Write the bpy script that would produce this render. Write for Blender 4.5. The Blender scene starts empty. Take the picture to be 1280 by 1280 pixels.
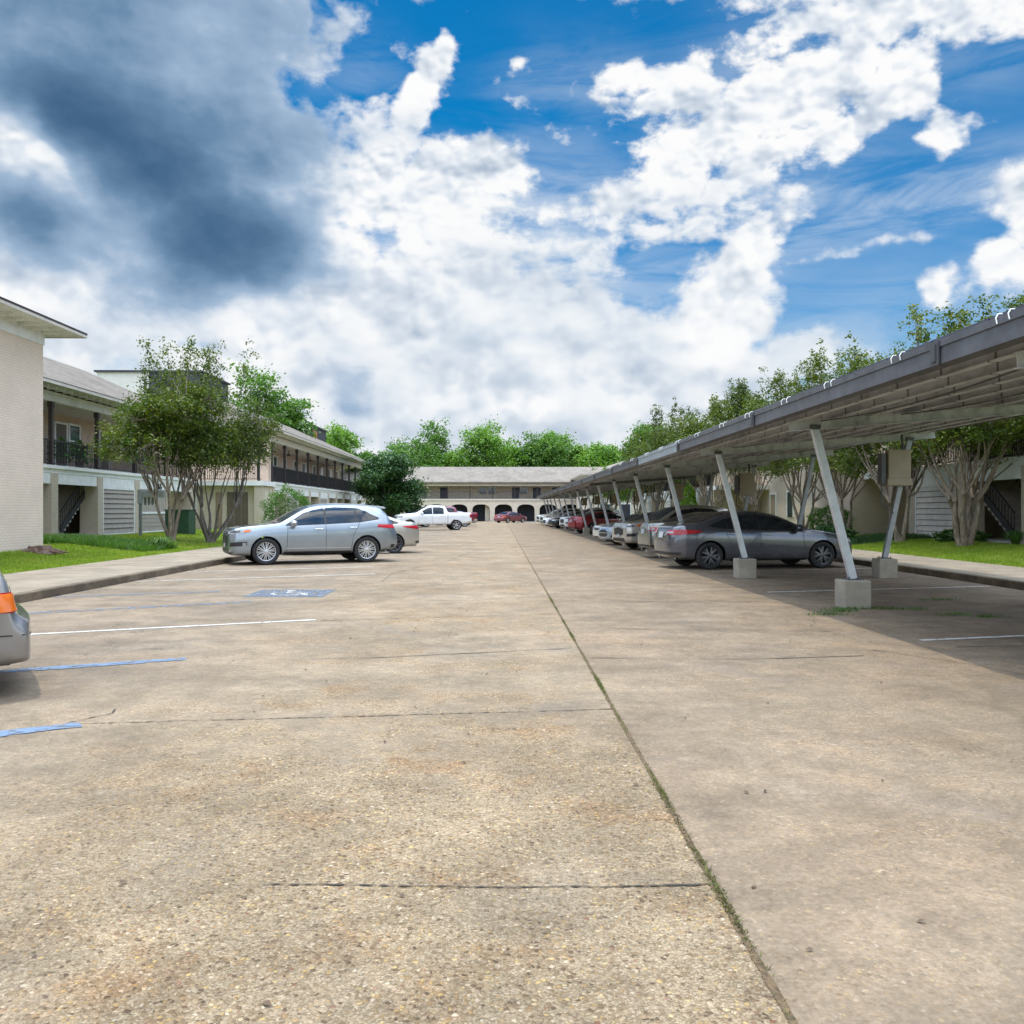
import bpy, math, random
import numpy as np
from mathutils import Vector, Matrix
from mathutils.bvhtree import BVHTree

R = math.radians
PI = math.pi
SC = bpy.context.scene
COL = SC.collection

# ------------------------------------------------------------------ camera
cam_d = bpy.data.cameras.new("camera")
cam = bpy.data.objects.new("camera", cam_d)
COL.objects.link(cam)
cam.location = (0, 0, 1.5)
cam.rotation_euler = (R(90), 0, -math.atan(15 / 1100))
cam_d.sensor_width = 36
cam_d.lens = 36 * 1100 / 1280
cam_d.shift_y = -1.5 / 1280
cam_d.clip_start = 0.05
cam_d.clip_end = 3000
SC.camera = cam

# ------------------------------------------------------------------ sun, exposure
SUN_TO = Vector((0.17, -0.05, -1.0)).normalized()          # direction the light travels
sun_d = bpy.data.lights.new("sun", 'SUN')
sun = bpy.data.objects.new("sun", sun_d)
COL.objects.link(sun)
sun.rotation_euler = SUN_TO.to_track_quat('-Z', 'Y').to_euler()
sun_d.energy = 2.6
sun_d.angle = R(0.9)
sun_d.color = (1.0, 0.92, 0.80)
SC.view_settings.view_transform = 'Standard'
SC.view_settings.look = 'None'
SC.view_settings.exposure = 0.0
SC.view_settings.gamma = 1.0
SC.cycles.max_bounces = 6
SC.cycles.transparent_max_bounces = 12
SC.cycles.caustics_reflective = False
SC.cycles.caustics_refractive = False


# ------------------------------------------------------------------ node helper
class NT:
    def __init__(s, tree):
        s.t = tree
        s.n = tree.nodes
        s.l = tree.links

    def new(s, typ, **kw):
        nd = s.n.new(typ)
        for k, v in kw.items():
            setattr(nd, k, v)
        return nd

    def put(s, sock, v):
        if isinstance(v, bpy.types.NodeSocket):
            s.l.new(v, sock)
        elif v is not None:
            sock.default_value = v

    def m(s, op, a, b=None, c=None, clamp=False):
        nd = s.new('ShaderNodeMath', operation=op)
        nd.use_clamp = clamp
        s.put(nd.inputs[0], a)
        if b is not None: s.put(nd.inputs[1], b)
        if c is not None: s.put(nd.inputs[2], c)
        return nd.outputs[0]

    def vm(s, op, a, b=None, scale=None):
        nd = s.new('ShaderNodeVectorMath', operation=op)
        s.put(nd.inputs[0], a)
        if b is not None: s.put(nd.inputs[1], b)
        if scale is not None: s.put(nd.inputs[3], scale)
        return nd.outputs[1] if op in ('DOT_PRODUCT', 'LENGTH') else nd.outputs[0]

    def noise(s, vec, scale, detail=4, rough=0.55, dist=0.0, color=False):
        nd = s.new('ShaderNodeTexNoise')
        s.put(nd.inputs['Vector'], vec)
        nd.inputs['Scale'].default_value = scale
        nd.inputs['Detail'].default_value = detail
        nd.inputs['Roughness'].default_value = rough
        nd.inputs['Distortion'].default_value = dist
        return nd.outputs[1] if color else nd.outputs[0]

    def voro(s, vec, scale, feature='F1', rnd=1.0):
        nd = s.new('ShaderNodeTexVoronoi', feature=feature)
        s.put(nd.inputs['Vector'], vec)
        nd.inputs['Scale'].default_value = scale
        nd.inputs['Randomness'].default_value = rnd
        return nd

    def ss(s, v, a, b):                       # smoothstep
        nd = s.new('ShaderNodeMapRange', interpolation_type='SMOOTHSTEP')
        s.put(nd.inputs[0], v)
        nd.inputs[1].default_value = a
        nd.inputs[2].default_value = b
        return nd.outputs[0]

    def mix(s, f, a, b, blend='MIX'):
        nd = s.new('ShaderNodeMix', data_type='RGBA', blend_type=blend)
        s.put(nd.inputs[0], f)
        s.put(nd.inputs[6], c4(a) if isinstance(a, tuple) else a)
        s.put(nd.inputs[7], c4(b) if isinstance(b, tuple) else b)
        return nd.outputs[2]

    def ramp(s, v, stops):
        nd = s.new('ShaderNodeValToRGB')
        s.put(nd.inputs[0], v)
        e = nd.color_ramp.elements
        while len(e) < len(stops): e.new(0.5)
        for i, (p, c) in enumerate(stops):
            e[i].position = p
            e[i].color = c4(c)
        return nd.outputs[0]


def c4(c):
    return (c[0], c[1], c[2], 1.0) if len(c) == 3 else c


# ------------------------------------------------------------------ world: sky with clouds
world = bpy.data.worlds.new("World")
SC.world = world
world.use_nodes = True
W = NT(world.node_tree)
W.n.clear()
sky = W.new('ShaderNodeTexSky', sky_type='NISHITA')
sky.sun_disc = False
sky.sun_elevation = math.asin(-SUN_TO.z)
sky.sun_rotation = math.atan2(-SUN_TO.x, -SUN_TO.y)
sky.air_density = 1.0
sky.dust_density = 0.6
sky.ozone_density = 3.0
tc = W.new('ShaderNodeTexCoord')
sep = W.new('ShaderNodeSeparateXYZ')
W.l.new(tc.outputs['Generated'], sep.inputs[0])
az = W.m('MULTIPLY', W.m('ARCTAN2', sep.outputs[0], sep.outputs[1]), 180 / PI)
el = W.m('MULTIPLY', W.m('ARCSINE', sep.outputs[2]), 180 / PI)
dirv = tc.outputs['Generated']
warp = W.vm('SCALE', W.vm('SUBTRACT', W.noise(dirv, 5.0, 4, 0.6, color=True), (0.5, 0.5, 0.5)), scale=9.0)
wsep = W.new('ShaderNodeSeparateXYZ')
W.l.new(warp, wsep.inputs[0])
azw = W.m('ADD', az, wsep.outputs[0])
elw = W.m('ADD', el, W.m('MULTIPLY', wsep.outputs[1], 0.7))


def blobs(lst, A, B):
    """sum of soft elliptical lumps given in degrees of azimuth and elevation: (az, el, raz, rel, tilt, weight)"""
    tot = None
    for (a, e, ra, re, tilt, w) in lst:
        da = W.m('SUBTRACT', A, a)
        de = W.m('SUBTRACT', B, e)
        ct, st = math.cos(R(tilt)), math.sin(R(tilt))
        p = W.m('ADD', W.m('MULTIPLY', da, ct / ra), W.m('MULTIPLY', de, st / ra))
        q = W.m('ADD', W.m('MULTIPLY', da, -st / re), W.m('MULTIPLY', de, ct / re))
        r2 = W.m('ADD', W.m('MULTIPLY', p, p), W.m('MULTIPLY', q, q))
        g = W.m('MULTIPLY', W.m('EXPONENT', W.m('MULTIPLY', W.m('MULTIPLY', r2, r2), -0.7)), w)
        tot = g if tot is None else W.m('ADD', tot, g)
    return tot


# cloud masses: (azimuth, elevation, radius, radius, tilt, weight) in degrees
CL = [
    (-23.5, 25, 11.5, 11, -10, 1.0), (-17.5, 17.5, 8.5, 7.5, 0, 1.15), (-27, 17, 9, 9, 0, 1.1), (-14.5, 30, 2.4, 5, 10, 0.7),
    (-8.6, 19.5, 3.4, 4.6, -5, 0.95), (-5.6, 24.6, 1.5, 3.4, -35, 0.95), (-3.7, 27.0, 1.0, 1.3, 0, 0.8),
    (-13.2, 22.8, 1.5, 0.8, 0, 0.6), (-11, 15, 6, 5, 0, 0.9), (-0.5, 20.6, 4.2, 2.2, -8, 0.95), (-4, 18, 6, 3.5, 0, 0.9), (3, 18.2, 6, 1.5, 0, 0.6), (-3, 14, 10, 5.5, 0, 0.85),
    (-4, 6.5, 24, 6.0, 0, 1.05), (6, 8.8, 8, 4.2, 0, 1.0), (-6, 11.5, 10, 5, 0, 1.1), (-2, 15, 6, 2.5, -5, 0.85), (14.5, 13.2, 2.5, 4.8, -28, 1.0), (12, 9, 5, 4.5, 0, 0.85), (17.5, 9.2, 4.5, 2.4, 10, 0.75),
    (9.0, 19.2, 4.2, 1.8, 20, 0.85), (15, 19.8, 4.0, 1.2, 20, 0.62), (10.5, 17.2, 5.0, 1.1, 10, 0.52), (21.5, 22.0, 3.0, 1.3, 30, 0.62), (13.6, 22.2, 5.0, 2.0, 28, 0.95), (18.6, 24.6, 5.2, 2.1, 14, 0.95), (11.5, 26.2, 5.2, 1.1, 10, 0.74),
    (8.2, 24.4, 2.4, 0.8, -20, 0.5), (13.5, 25.4, 3.4, 1.3, 25, 0.78), (5.5, 22.5, 2.6, 0.8, -15, 0.48), (23, 27.2, 5, 1.6, 5, 0.8), (17, 21.2, 3.5, 1.4, 30, 0.7), (19.5, 27.6, 5.0, 1.4, 8, 0.78), (25.0, 23.8, 2.0, 1.9, 0, 0.85), (26.6, 21.0, 1.8, 0.9, 0, 0.62),
    (2.7, 26.2, 1.1, 0.8, 0, 0.60), (2.6, 24.4, 2.6, 0.9, -14, 0.50), (26, 29.6, 9, 3.2, -6, 0.95), (13, 31.2, 5.5, 1.3, 5, 0.7), (31, 27.0, 5, 2.2, 0, 0.8),
    (-3.2, 31.6, 3.2, 1.8, 0, 0.95), (-10.6, 29.6, 1.4, 2.2, 25, 0.48), (1.5, 31.5, 2.2, 1.3, 0, 0.6),
    (21.5, 15.3, 4.6, 0.62, 2, 0.58), (33.5, 15.0, 3.0, 4.6, 25, 1.0), (29.6, 12.8, 1.6, 1.4, 0, 0.8), (26, 12.4, 0.9, 1.3, 0, 0.6), (-7, 27.2, 1.0, 0.8, 0, 0.45),
]


def maxblobs(lst, A, B):
    tot = None
    for (a_, e_, ra, re, tilt, w) in lst:
        da = W.m('SUBTRACT', A, a_)
        de = W.m('SUBTRACT', B, e_)
        ct, st = math.cos(R(tilt)), math.sin(R(tilt))
        p = W.m('ADD', W.m('MULTIPLY', da, ct / ra), W.m('MULTIPLY', de, st / ra))
        q = W.m('ADD', W.m('MULTIPLY', da, -st / re), W.m('MULTIPLY', de, ct / re))
        r2 = W.m('ADD', W.m('MULTIPLY', p, p), W.m('MULTIPLY', q, q))
        g = W.m('MULTIPLY', W.m('EXPONENT', W.m('MULTIPLY', r2, -0.75)), w)
        tot = g if tot is None else W.m('MAXIMUM', tot, g)
    return tot


front = W.ss(sep.outputs[1], 0.2, 0.65)
upper = W.ss(el, 36, 44)
away = W.m('MAXIMUM', W.m('SUBTRACT', 1.0, front), upper)
macro = maxblobs(CL, azw, elw)
macro = W.m('ADD', W.m('MULTIPLY', macro, W.m('SUBTRACT', 1.0, away)), W.m('MULTIPLY', away, 0.50))
stretch = W.vm('MULTIPLY', dirv, (1.0, 1.0, 1.6))
wv = W.vm('ADD', stretch, W.vm('SCALE', warp, scale=0.005))
n1 = W.noise(wv, 8.0, 7, 0.56)
n2 = W.noise(wv, 30.0, 5, 0.62)
ns = W.noise(wv, 4.5, 3, 0.5)
L1 = W.noise(wv, 9.0, 3, 0.52)
L1b = W.noise(W.vm('ADD', wv, (0.010, 0.0, 0.026)), 9.0, 3, 0.52)
L2 = W.noise(wv, 30.0, 2, 0.55)
L2b = W.noise(W.vm('ADD', wv, (0.003, 0.0, 0.008)), 30.0, 2, 0.55)


def puffs(vec, scale, detail, rough):
    nd = W.new('ShaderNodeTexVoronoi', feature='F1')
    W.put(nd.inputs['Vector'], vec)
    nd.inputs['Scale'].default_value = scale
    nd.inputs['Detail'].default_value = detail
    nd.inputs['Roughness'].default_value = rough
    nd.normalize = True
    return W.m('SUBTRACT', 1.0, nd.outputs['Distance'])


pw = W.vm('ADD', dirv, W.vm('SCALE', W.vm('SUBTRACT', W.noise(dirv, 16.0, 2, 0.6, color=True), (0.5, 0.5, 0.5)), scale=0.05))
P1 = puffs(pw, 22.0, 2.0, 0.55)
P1b = puffs(W.vm('ADD', pw, (0.006, 0.0, 0.014)), 22.0, 1.0, 0.55)
broken = W.m('ADD', 0.40, W.m('MULTIPLY', maxblobs([(15, 24, 16, 7, 10, 1.0), (-2, 27, 8, 5, 0, 0.8)], az, el), 0.75))
dens = W.m('ADD', macro, W.m('ADD', W.m('MULTIPLY', W.m('SUBTRACT', n1, 0.5), 1.35), W.m('ADD', W.m('MULTIPLY', W.m('SUBTRACT', n2, 0.5), broken), W.m('MULTIPLY', W.m('SUBTRACT', P1, 0.62), 0.55))))
alpha = W.ss(dens, 0.34, 0.66)
# thin streaky veil
vs_ = W.noise(W.vm('MULTIPLY', dirv, (2.0, 2.0, 9.0)), 3.0, 5, 0.6, 0.6)
VE = [(2, 16.5, 12, 4.5, 0, 0.9), (14, 18, 9, 4.5, 15, 0.7), (25, 17.5, 9, 1.8, 8, 0.75), (-2, 6, 40, 6, 0, 0.9), (6, 25, 6, 2.5, 10, 0.35), (24, 26, 12, 3, 5, 0.6), (-10, 25, 3, 3, 0, 0.25)]
veil = W.m('MULTIPLY', maxblobs(VE, azw, elw), W.ss(vs_, 0.32, 0.66))
relief = W.m('ADD', W.m('ADD', W.m('MULTIPLY', W.m('SUBTRACT', L1, L1b), 1.5), W.m('MULTIPLY', W.m('SUBTRACT', P1, P1b), 1.1)), W.m('MULTIPLY', W.m('MULTIPLY', W.m('SUBTRACT', L2, L2b), 1.3), W.ss(el, 9, 22)))
DK = [(-22.5, 24.5, 10.5, 11.0, -10, 0.86), (-25, 22.5, 6.5, 3.6, -28, 0.98), (-17.5, 16.4, 7.0, 3.2, -4, 1.10), (-20.5, 19.5, 5.0, 3.2, -30, 0.95), (-30, 11, 4, 2, 0, 0.3), (-29, 16.5, 6, 4, 0, 0.82), (-20, 30, 7, 5, 0, 0.66), (-10.4, 8.4, 3.0, 2.6, 35, 0.36), (-14, 12, 2.5, 1.5, 0, 0.35)]
dark = W.m('ADD', maxblobs(DK, azw, elw), W.m('ADD', W.m('MULTIPLY', W.m('SUBTRACT', ns, 0.5), 1.0), W.m('MULTIPLY', W.m('SUBTRACT', n1, 0.5), 0.95)))
LT = [(-28.6, 20.2, 2.6, 1.0, -40, 0.40)]
dark = W.m('SUBTRACT', dark, maxblobs(LT, azw, elw))
dark = W.ss(dark, 0.05, 1.30)
low = W.m('MULTIPLY', W.ss(ns, 0.36, 0.62), W.m('SUBTRACT', 1.0, W.ss(el, 9, 22)))
edge = W.m('MULTIPLY', W.ss(dens, 0.66, 1.25), 0.16)
cs_ = W.m('SUBTRACT', W.m('ADD', W.m('MULTIPLY', relief, 1.0), 0.86), edge)
cs_ = W.m('MINIMUM', W.m('MAXIMUM', cs_, 0.0), 1.0)
white = W.ramp(cs_, [(0.35, (0.44, 0.53, 0.65)), (0.68, (0.72, 0.78, 0.86)), (0.88, (0.93, 0.95, 0.97)), (1.0, (0.98, 0.98, 0.98))])
white = W.mix(W.m('MULTIPLY', low, 0.80), white, W.ramp(W.m('ADD', W.m('MULTIPLY', W.m('SUBTRACT', L1, L1b), 1.6), 0.55), [(0.25, (0.46, 0.56, 0.68)), (0.55, (0.66, 0.74, 0.83)), (0.85, (0.90, 0.93, 0.96))]))
tow = maxblobs([(14.5, 13.4, 2.2, 4.4, -28, 1.0), (33.5, 15.0, 3.0, 4.6, 25, 1.0), (-5.6, 24.6, 1.8, 3.4, -35, 1.0), (2.5, 7.6, 2.6, 1.2, 5, 0.9), (-8.6, 20.5, 3, 4, -5, 0.7), (29.6, 12.8, 1.6, 1.4, 0, 0.8), (-15, 9.0, 2.5, 1.6, 0, 0.5)], azw, elw)
white = W.mix(W.m('MULTIPLY', W.ss(tow, 0.25, 0.7), 0.85), white, W.ramp(W.m('ADD', W.m('MULTIPLY', relief, 1.3), 0.62), [(0.2, (0.55, 0.63, 0.73)), (0.55, (0.88, 0.91, 0.95)), (0.75, (0.99, 0.99, 0.99))]))
grey = W.ramp(W.m('ADD', dark, W.m('MULTIPLY', relief, -0.10)),
              [(0.0, (0.66, 0.75, 0.87)), (0.3, (0.33, 0.46, 0.63)), (0.62, (0.15, 0.265, 0.42)), (1.0, (0.055, 0.13, 0.245))])
cloudc = W.mix(W.ss(dark, 0.0, 0.28), white, grey)
clear = W.mix(1.0, W.mix(1.0, sky.outputs[0], (0.1, 0.1, 0.1), 'MULTIPLY'), W.ramp(W.m('MULTIPLY', el, 1 / 40),
              [(0.0, (1.15, 1.2, 1.12)), (0.30, (0.55, 1.05, 1.30)), (0.60, (0.03, 0.86, 1.26)), (1.0, (0.02, 0.80, 1.22))]), 'MULTIPLY')
skyc = W.mix(W.m('MULTIPLY', veil, 0.75), clear, (0.74, 0.81, 0.89))
skyc = W.mix(alpha, skyc, cloudc)
# sky overhead and behind the camera boosted out of frame, as added fill light
fill_boost = W.m('ADD', W.m('ADD', 1.0, W.m('MULTIPLY', W.ss(el, 36, 62), 3.6)), W.m('MULTIPLY', W.m('SUBTRACT', 1.0, front), 1.6))
skyc = W.mix(1.0, skyc, (10, 10, 10), 'MULTIPLY')
skyc = W.vm('SCALE', skyc, scale=fill_boost)
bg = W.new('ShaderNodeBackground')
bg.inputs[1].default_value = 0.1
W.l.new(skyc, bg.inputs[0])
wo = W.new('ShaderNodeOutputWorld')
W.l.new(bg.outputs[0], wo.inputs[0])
world.cycles.sampling_method = 'MANUAL'
world.cycles.sample_map_resolution = 512


# ------------------------------------------------------------------ materials
MATS = {}


def new_mat(name):
    m = bpy.data.materials.new(name)
    m.use_nodes = True
    t = NT(m.node_tree)
    bs = t.n['Principled BSDF']
    MATS[name] = m
    return m, t, bs


def obj_co(t):
    return t.new('ShaderNodeTexCoord').outputs['Object']


def world_co(t):
    return t.new('ShaderNodeNewGeometry').outputs['Position']


def bump(t, bs, h, strength=0.3, dist=0.01):
    b = t.new('ShaderNodeBump')
    b.inputs['Strength'].default_value = strength
    b.inputs['Distance'].default_value = dist
    t.put(b.inputs['Height'], h)
    t.l.new(b.outputs[0], bs.inputs['Normal'])


def plain(name, col, rough=0.6, metal=0.0, var=0.12, scale=3.0, bmp=0.0, bscale=40, spec=0.5, dirt=None):
    m, t, bs = new_mat(name)
    co = world_co(t)
    n = t.noise(co, scale, 6, 0.6)
    lo = tuple(c * (1 - var) for c in col)
    hi = tuple(min(1, c * (1 + var)) for c in col)
    c = t.mix(t.ss(n, 0.3, 0.7), lo, hi)
    if dirt:
        d = t.ss(t.noise(co, scale * 0.6, 8, 0.7), 0.5, 0.75)
        c = t.mix(t.m('MULTIPLY', d, dirt[1]), c, dirt[0])
    t.put(bs.inputs['Base Color'], c)
    bs.inputs['Roughness'].default_value = rough
    bs.inputs['Metallic'].default_value = metal
    bs.inputs['Specular IOR Level'].default_value = spec
    if bmp:
        bump(t, bs, t.noise(co, bscale, 5, 0.6), bmp, 0.01)
    return m


def paint(name, col, metal=0.6, rough=0.32, coat=1.0):
    m, t, bs = new_mat(name)
    co = obj_co(t)
    n = t.noise(co, 2.0, 5, 0.6)
    fl = t.noise(co, 900, 1, 0.5)
    c = t.mix(t.ss(n, 0.3, 0.75), tuple(x * 0.93 for x in col), tuple(min(1, x * 1.05) for x in col))
    c = t.mix(t.m('MULTIPLY', fl, 0.12), c, tuple(min(1, x * 1.5 + 0.02) for x in col))
    # road dust on the lower sides
    geo = t.new('ShaderNodeSeparateXYZ')
    t.l.new(co, geo.inputs[0])
    dz = t.m('SUBTRACT', 1.0, t.ss(geo.outputs[2], 0.15, 0.62))
    dust = t.m('MULTIPLY', t.m('MULTIPLY', dz, t.ss(t.noise(co, 3, 4, 0.5), 0.2, 0.8)), 0.16)
    c = t.mix(dust, c, (0.22, 0.19, 0.15))
    t.put(bs.inputs['Base Color'], c)
    t.put(bs.inputs['Metallic'], t.m('MULTIPLY', t.m('SUBTRACT', 1.0, dust), metal))
    t.put(bs.inputs['Roughness'], t.m('ADD', t.m('MULTIPLY', dust, 0.5), rough))
    bs.inputs['Coat Weight'].default_value = coat
    bs.inputs['Coat Roughness'].default_value = 0.06
    return m


def glassy(name, col, rough=0.05, spec=0.6):
    m, t, bs = new_mat(name)
    co = obj_co(t)
    n = t.noise(co, 1.5, 4, 0.6)
    c = t.mix(t.ss(n, 0.35, 0.7), tuple(x * 0.7 for x in col), tuple(min(1, x * 1.4) for x in col))
    t.put(bs.inputs['Base Color'], c)
    bs.inputs['Roughness'].default_value = rough
    bs.inputs['Specular IOR Level'].default_value = spec
    return m


# --- concrete of the lot: exposed pebbles in patches, smooth worn paste elsewhere
def concrete_lot(name, left):
    m, t, bs = new_mat(name)
    co = world_co(t)
    sp = t.new('ShaderNodeSeparateXYZ')
    t.l.new(co, sp.inputs[0])
    px, py = sp.outputs[0], sp.outputs[1]
    wco = t.vm('ADD', co, t.vm('SCALE', t.noise(co, 60, 2, 0.5, color=True), scale=0.007))
    v1 = t.voro(wco, 62)
    v2 = t.voro(wco, 140)
    e1 = t.voro(wco, 62, 'DISTANCE_TO_EDGE').outputs[0]
    big = t.noise(co, 0.55, 6, 0.62)
    mid = t.noise(co, 2.6, 6, 0.62)
    fine = t.noise(co, 260, 2, 0.6)
    # where the paste has worn away
    near = t.m('SUBTRACT', 1.0, t.ss(py, 2.5, 7.5))
    if left:
        side = t.ss(px, -3.4, -1.2)
        wear = t.m('ADD', t.m('MULTIPLY', t.m('MULTIPLY', side, near), 0.30), t.m('ADD', t.m('MULTIPLY', big, 0.8), t.m('MULTIPLY', mid, 0.45)))
        wear = t.ss(wear, 0.56, 0.78)
        wear = t.m('MULTIPLY', wear, t.m('ADD', t.m('MULTIPLY', side, 0.75), 0.25))
    else:
        wear = t.ss(t.m('ADD', t.m('MULTIPLY', big, 0.8), t.m('MULTIPLY', mid, 0.4)), 0.5, 0.85)
        wear = t.m('MULTIPLY', wear, 0.65)
    csp = t.new('ShaderNodeSeparateColor')
    t.l.new(v1.outputs['Color'], csp.inputs[0])
    peb = t.ramp(csp.outputs[0], [(0.0, (0.12, 0.085, 0.055)), (0.18, (0.24, 0.165, 0.095)), (0.45, (0.34, 0.255, 0.155)), (0.62, (0.42, 0.34, 0.235)),
                                  (0.78, (0.38, 0.25, 0.12)), (0.88, (0.56, 0.42, 0.19)), (0.95, (0.62, 0.54, 0.42)), (1.0, (0.26, 0.12, 0.07))])
    csp2 = t.new('ShaderNodeSeparateColor')
    t.l.new(v2.outputs['Color'], csp2.inputs[0])
    sand = t.ramp(csp2.outputs[0], [(0.0, (0.19, 0.145, 0.095)), (0.3, (0.28, 0.22, 0.145)), (0.7, (0.35, 0.28, 0.19)), (1.0, (0.46, 0.385, 0.28))])
    pd = t.m('SUBTRACT', 0.72, t.m('MULTIPLY', t.ss(mid, 0.35, 0.65), 0.42))
    isp = t.m('MULTIPLY', t.m('GREATER_THAN', csp.outputs[1], pd), t.ss(e1, 0.04, 0.14))
    gap = t.m('SUBTRACT', 1.0, t.ss(e1, 0.0, 0.07))
    sand = t.mix(t.m('MULTIPLY', gap, 0.45), sand, (0.13, 0.095, 0.06))
    exposed = t.mix(isp, sand, peb)
    paste = t.mix(t.ss(mid, 0.3, 0.72), (0.275, 0.222, 0.158), (0.385, 0.320, 0.235))
    paste = t.mix(t.m('MULTIPLY', t.ss(t.noise(co, 0.28, 5, 0.6), 0.42, 0.66), 0.6), paste, (0.33, 0.25, 0.175))
    paste = t.mix(t.m('MULTIPLY', fine, 0.35), paste, (0.17, 0.145, 0.115))
    spk = t.m('GREATER_THAN', csp2.outputs[1], 0.83)
    paste = t.mix(t.m('MULTIPLY', spk, 0.35), paste, sand)
    paste = t.mix(t.m('MULTIPLY', isp, 0.28), paste, peb)
    rust = t.ss(t.noise(co, 1.3, 6, 0.65), 0.50, 0.70)
    exposed = t.mix(t.m('MULTIPLY', rust, 0.45), exposed, t.mix(1.0, exposed, (1.10, 0.80, 0.55), 'MULTIPLY'))
    gry = t.ss(t.noise(t.vm('ADD', co, (7.0, 3.0, 0.0)), 1.0, 6, 0.62), 0.52, 0.70)
    paste = t.mix(t.m('MULTIPLY', gry, 0.55), paste, (0.27, 0.235, 0.195))
    exposed = t.mix(t.m('MULTIPLY', gry, 0.30), exposed, (0.30, 0.26, 0.21))
    col = t.mix(wear, paste, exposed)
    # tyre-dark lanes and stains in the stalls
    st = t.ss(t.noise(t.vm('MULTIPLY', co, (0.45, 1.1, 1.0)), 0.9, 7, 0.66), 0.50, 0.72)
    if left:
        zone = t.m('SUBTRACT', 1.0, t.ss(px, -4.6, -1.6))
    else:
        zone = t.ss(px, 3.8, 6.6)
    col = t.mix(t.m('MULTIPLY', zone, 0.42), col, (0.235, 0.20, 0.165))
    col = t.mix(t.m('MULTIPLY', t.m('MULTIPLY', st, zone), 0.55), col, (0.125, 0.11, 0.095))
    st2 = t.ss(t.noise(co, 1.7, 8, 0.7), 0.60, 0.74)
    col = t.mix(t.m('MULTIPLY', st2, 0.30), col, (0.17, 0.14, 0.11))
    lg = t.ss(t.noise(t.vm('MULTIPLY', co, (2.2, 0.30, 1.0)), 1.0, 6, 0.6), 0.52, 0.72)
    col = t.mix(t.m('MULTIPLY', lg, 0.22), col, (0.20, 0.165, 0.13))
    for (sc_, lo_, hi_, off_) in ((0.45, 0.86, 1.14, 1.0), (2.1, 0.87, 1.11, 5.0), (11.0, 0.90, 1.09, 9.0), (38.0, 0.86, 1.12, 3.0)):
        q = t.m('ADD', t.m('MULTIPLY', t.ss(t.noise(t.vm('ADD', co, (off_, off_ * 2, 0.0)), sc_, 5, 0.62), 0.34, 0.66), hi_ - lo_), lo_)
        col = t.vm('SCALE', col, scale=q)
    crk = t.voro(t.vm('ADD', co, t.vm('SCALE', t.noise(co, 1.1, 6, 0.6, color=True), scale=1.2)), 0.16, 'DISTANCE_TO_EDGE').outputs[0]
    cm = t.m('MULTIPLY', t.m('MULTIPLY', t.m('LESS_THAN', crk, 0.0010), t.ss(py, 8.5, 9.5)), t.ss(t.noise(co, 0.35, 3, 0.5), 0.48, 0.56))
    col = t.mix(t.m('MULTIPLY', cm, 0.75), col, (0.05, 0.042, 0.033))
    oil = t.ss(t.noise(t.vm('ADD', co, (31.0, 17.0, 0.0)), 0.8, 4, 0.5), 0.66, 0.74)
    col = t.mix(t.m('MULTIPLY', t.m('MULTIPLY', oil, zone), 0.55), col, (0.06, 0.052, 0.045))
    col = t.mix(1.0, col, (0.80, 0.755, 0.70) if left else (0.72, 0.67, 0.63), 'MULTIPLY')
    t.put(bs.inputs['Base Color'], col)
    bs.inputs['Roughness'].default_value = 0.82
    bs.inputs['Specular IOR Level'].default_value = 0.25
    h = t.m('ADD', t.m('MULTIPLY', t.m('MULTIPLY', t.ss(e1, 0.0, 0.35), isp), t.m('ADD', wear, 0.15)),
            t.m('MULTIPLY', fine, 0.35))
    h = t.m('ADD', h, t.m('MULTIPLY', t.m('MULTIPLY', csp2.outputs[2], wear), 0.35))
    bump(t, bs, h, 0.75, 0.006)
    return m


concrete_lot('lot_left', True)
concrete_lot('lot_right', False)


def concrete_walk(name, base, dark, stainy=0.5):
    m, t, bs = new_mat(name)
    co = world_co(t)
    n = t.noise(co, 1.2, 7, 0.65)
    f = t.noise(co, 120, 3, 0.6)
    c = t.mix(t.ss(n, 0.35, 0.72), dark, base)
    c = t.mix(t.m('MULTIPLY', f, 0.3), c, tuple(x * 0.6 for x in base))
    s = t.ss(t.noise(t.vm('MULTIPLY', co, (1, 1, 3)), 4.5, 8, 0.7), 0.5, 0.7)
    c = t.mix(t.m('MULTIPLY', s, stainy), c, tuple(x * 0.45 for x in dark))
    t.put(bs.inputs['Base Color'], c)
    bs.inputs['Roughness'].default_value = 0.85
    bump(t, bs, f, 0.4, 0.004)
    return m


concrete_walk('sidewalk', (0.35, 0.285, 0.205), (0.22, 0.18, 0.13), 0.35)
concrete_walk('kerb', (0.22, 0.165, 0.105), (0.09, 0.068, 0.045), 0.75)
concrete_walk('footing_concrete', (0.40, 0.36, 0.29), (0.27, 0.24, 0.19), 0.3)


def grassy(name, a, b, cdry):
    m, t, bs = new_mat(name)
    co = world_co(t)
    n = t.noise(co, 1.5, 6, 0.65)
    f = t.noise(co, 60, 4, 0.7)
    c = t.mix(t.ss(n, 0.35, 0.7), a, b)
    c = t.mix(t.m('MULTIPLY', t.ss(t.noise(co, 0.9, 5, 0.6), 0.56, 0.74), 0.5), c, cdry)
    c = t.mix(t.m('MULTIPLY', f, 0.5), c, tuple(x * 0.4 for x in a))
    t.put(bs.inputs['Base Color'], c)
    bs.inputs['Roughness'].default_value = 0.8
    bump(t, bs, f, 0.8, 0.03)
    return m


grassy('lawn', (0.14, 0.21, 0.02), (0.23, 0.30, 0.03), (0.20, 0.17, 0.07))
grassy('soil_ground', (0.05, 0.09, 0.02), (0.08, 0.12, 0.03), (0.14, 0.12, 0.07))


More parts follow.
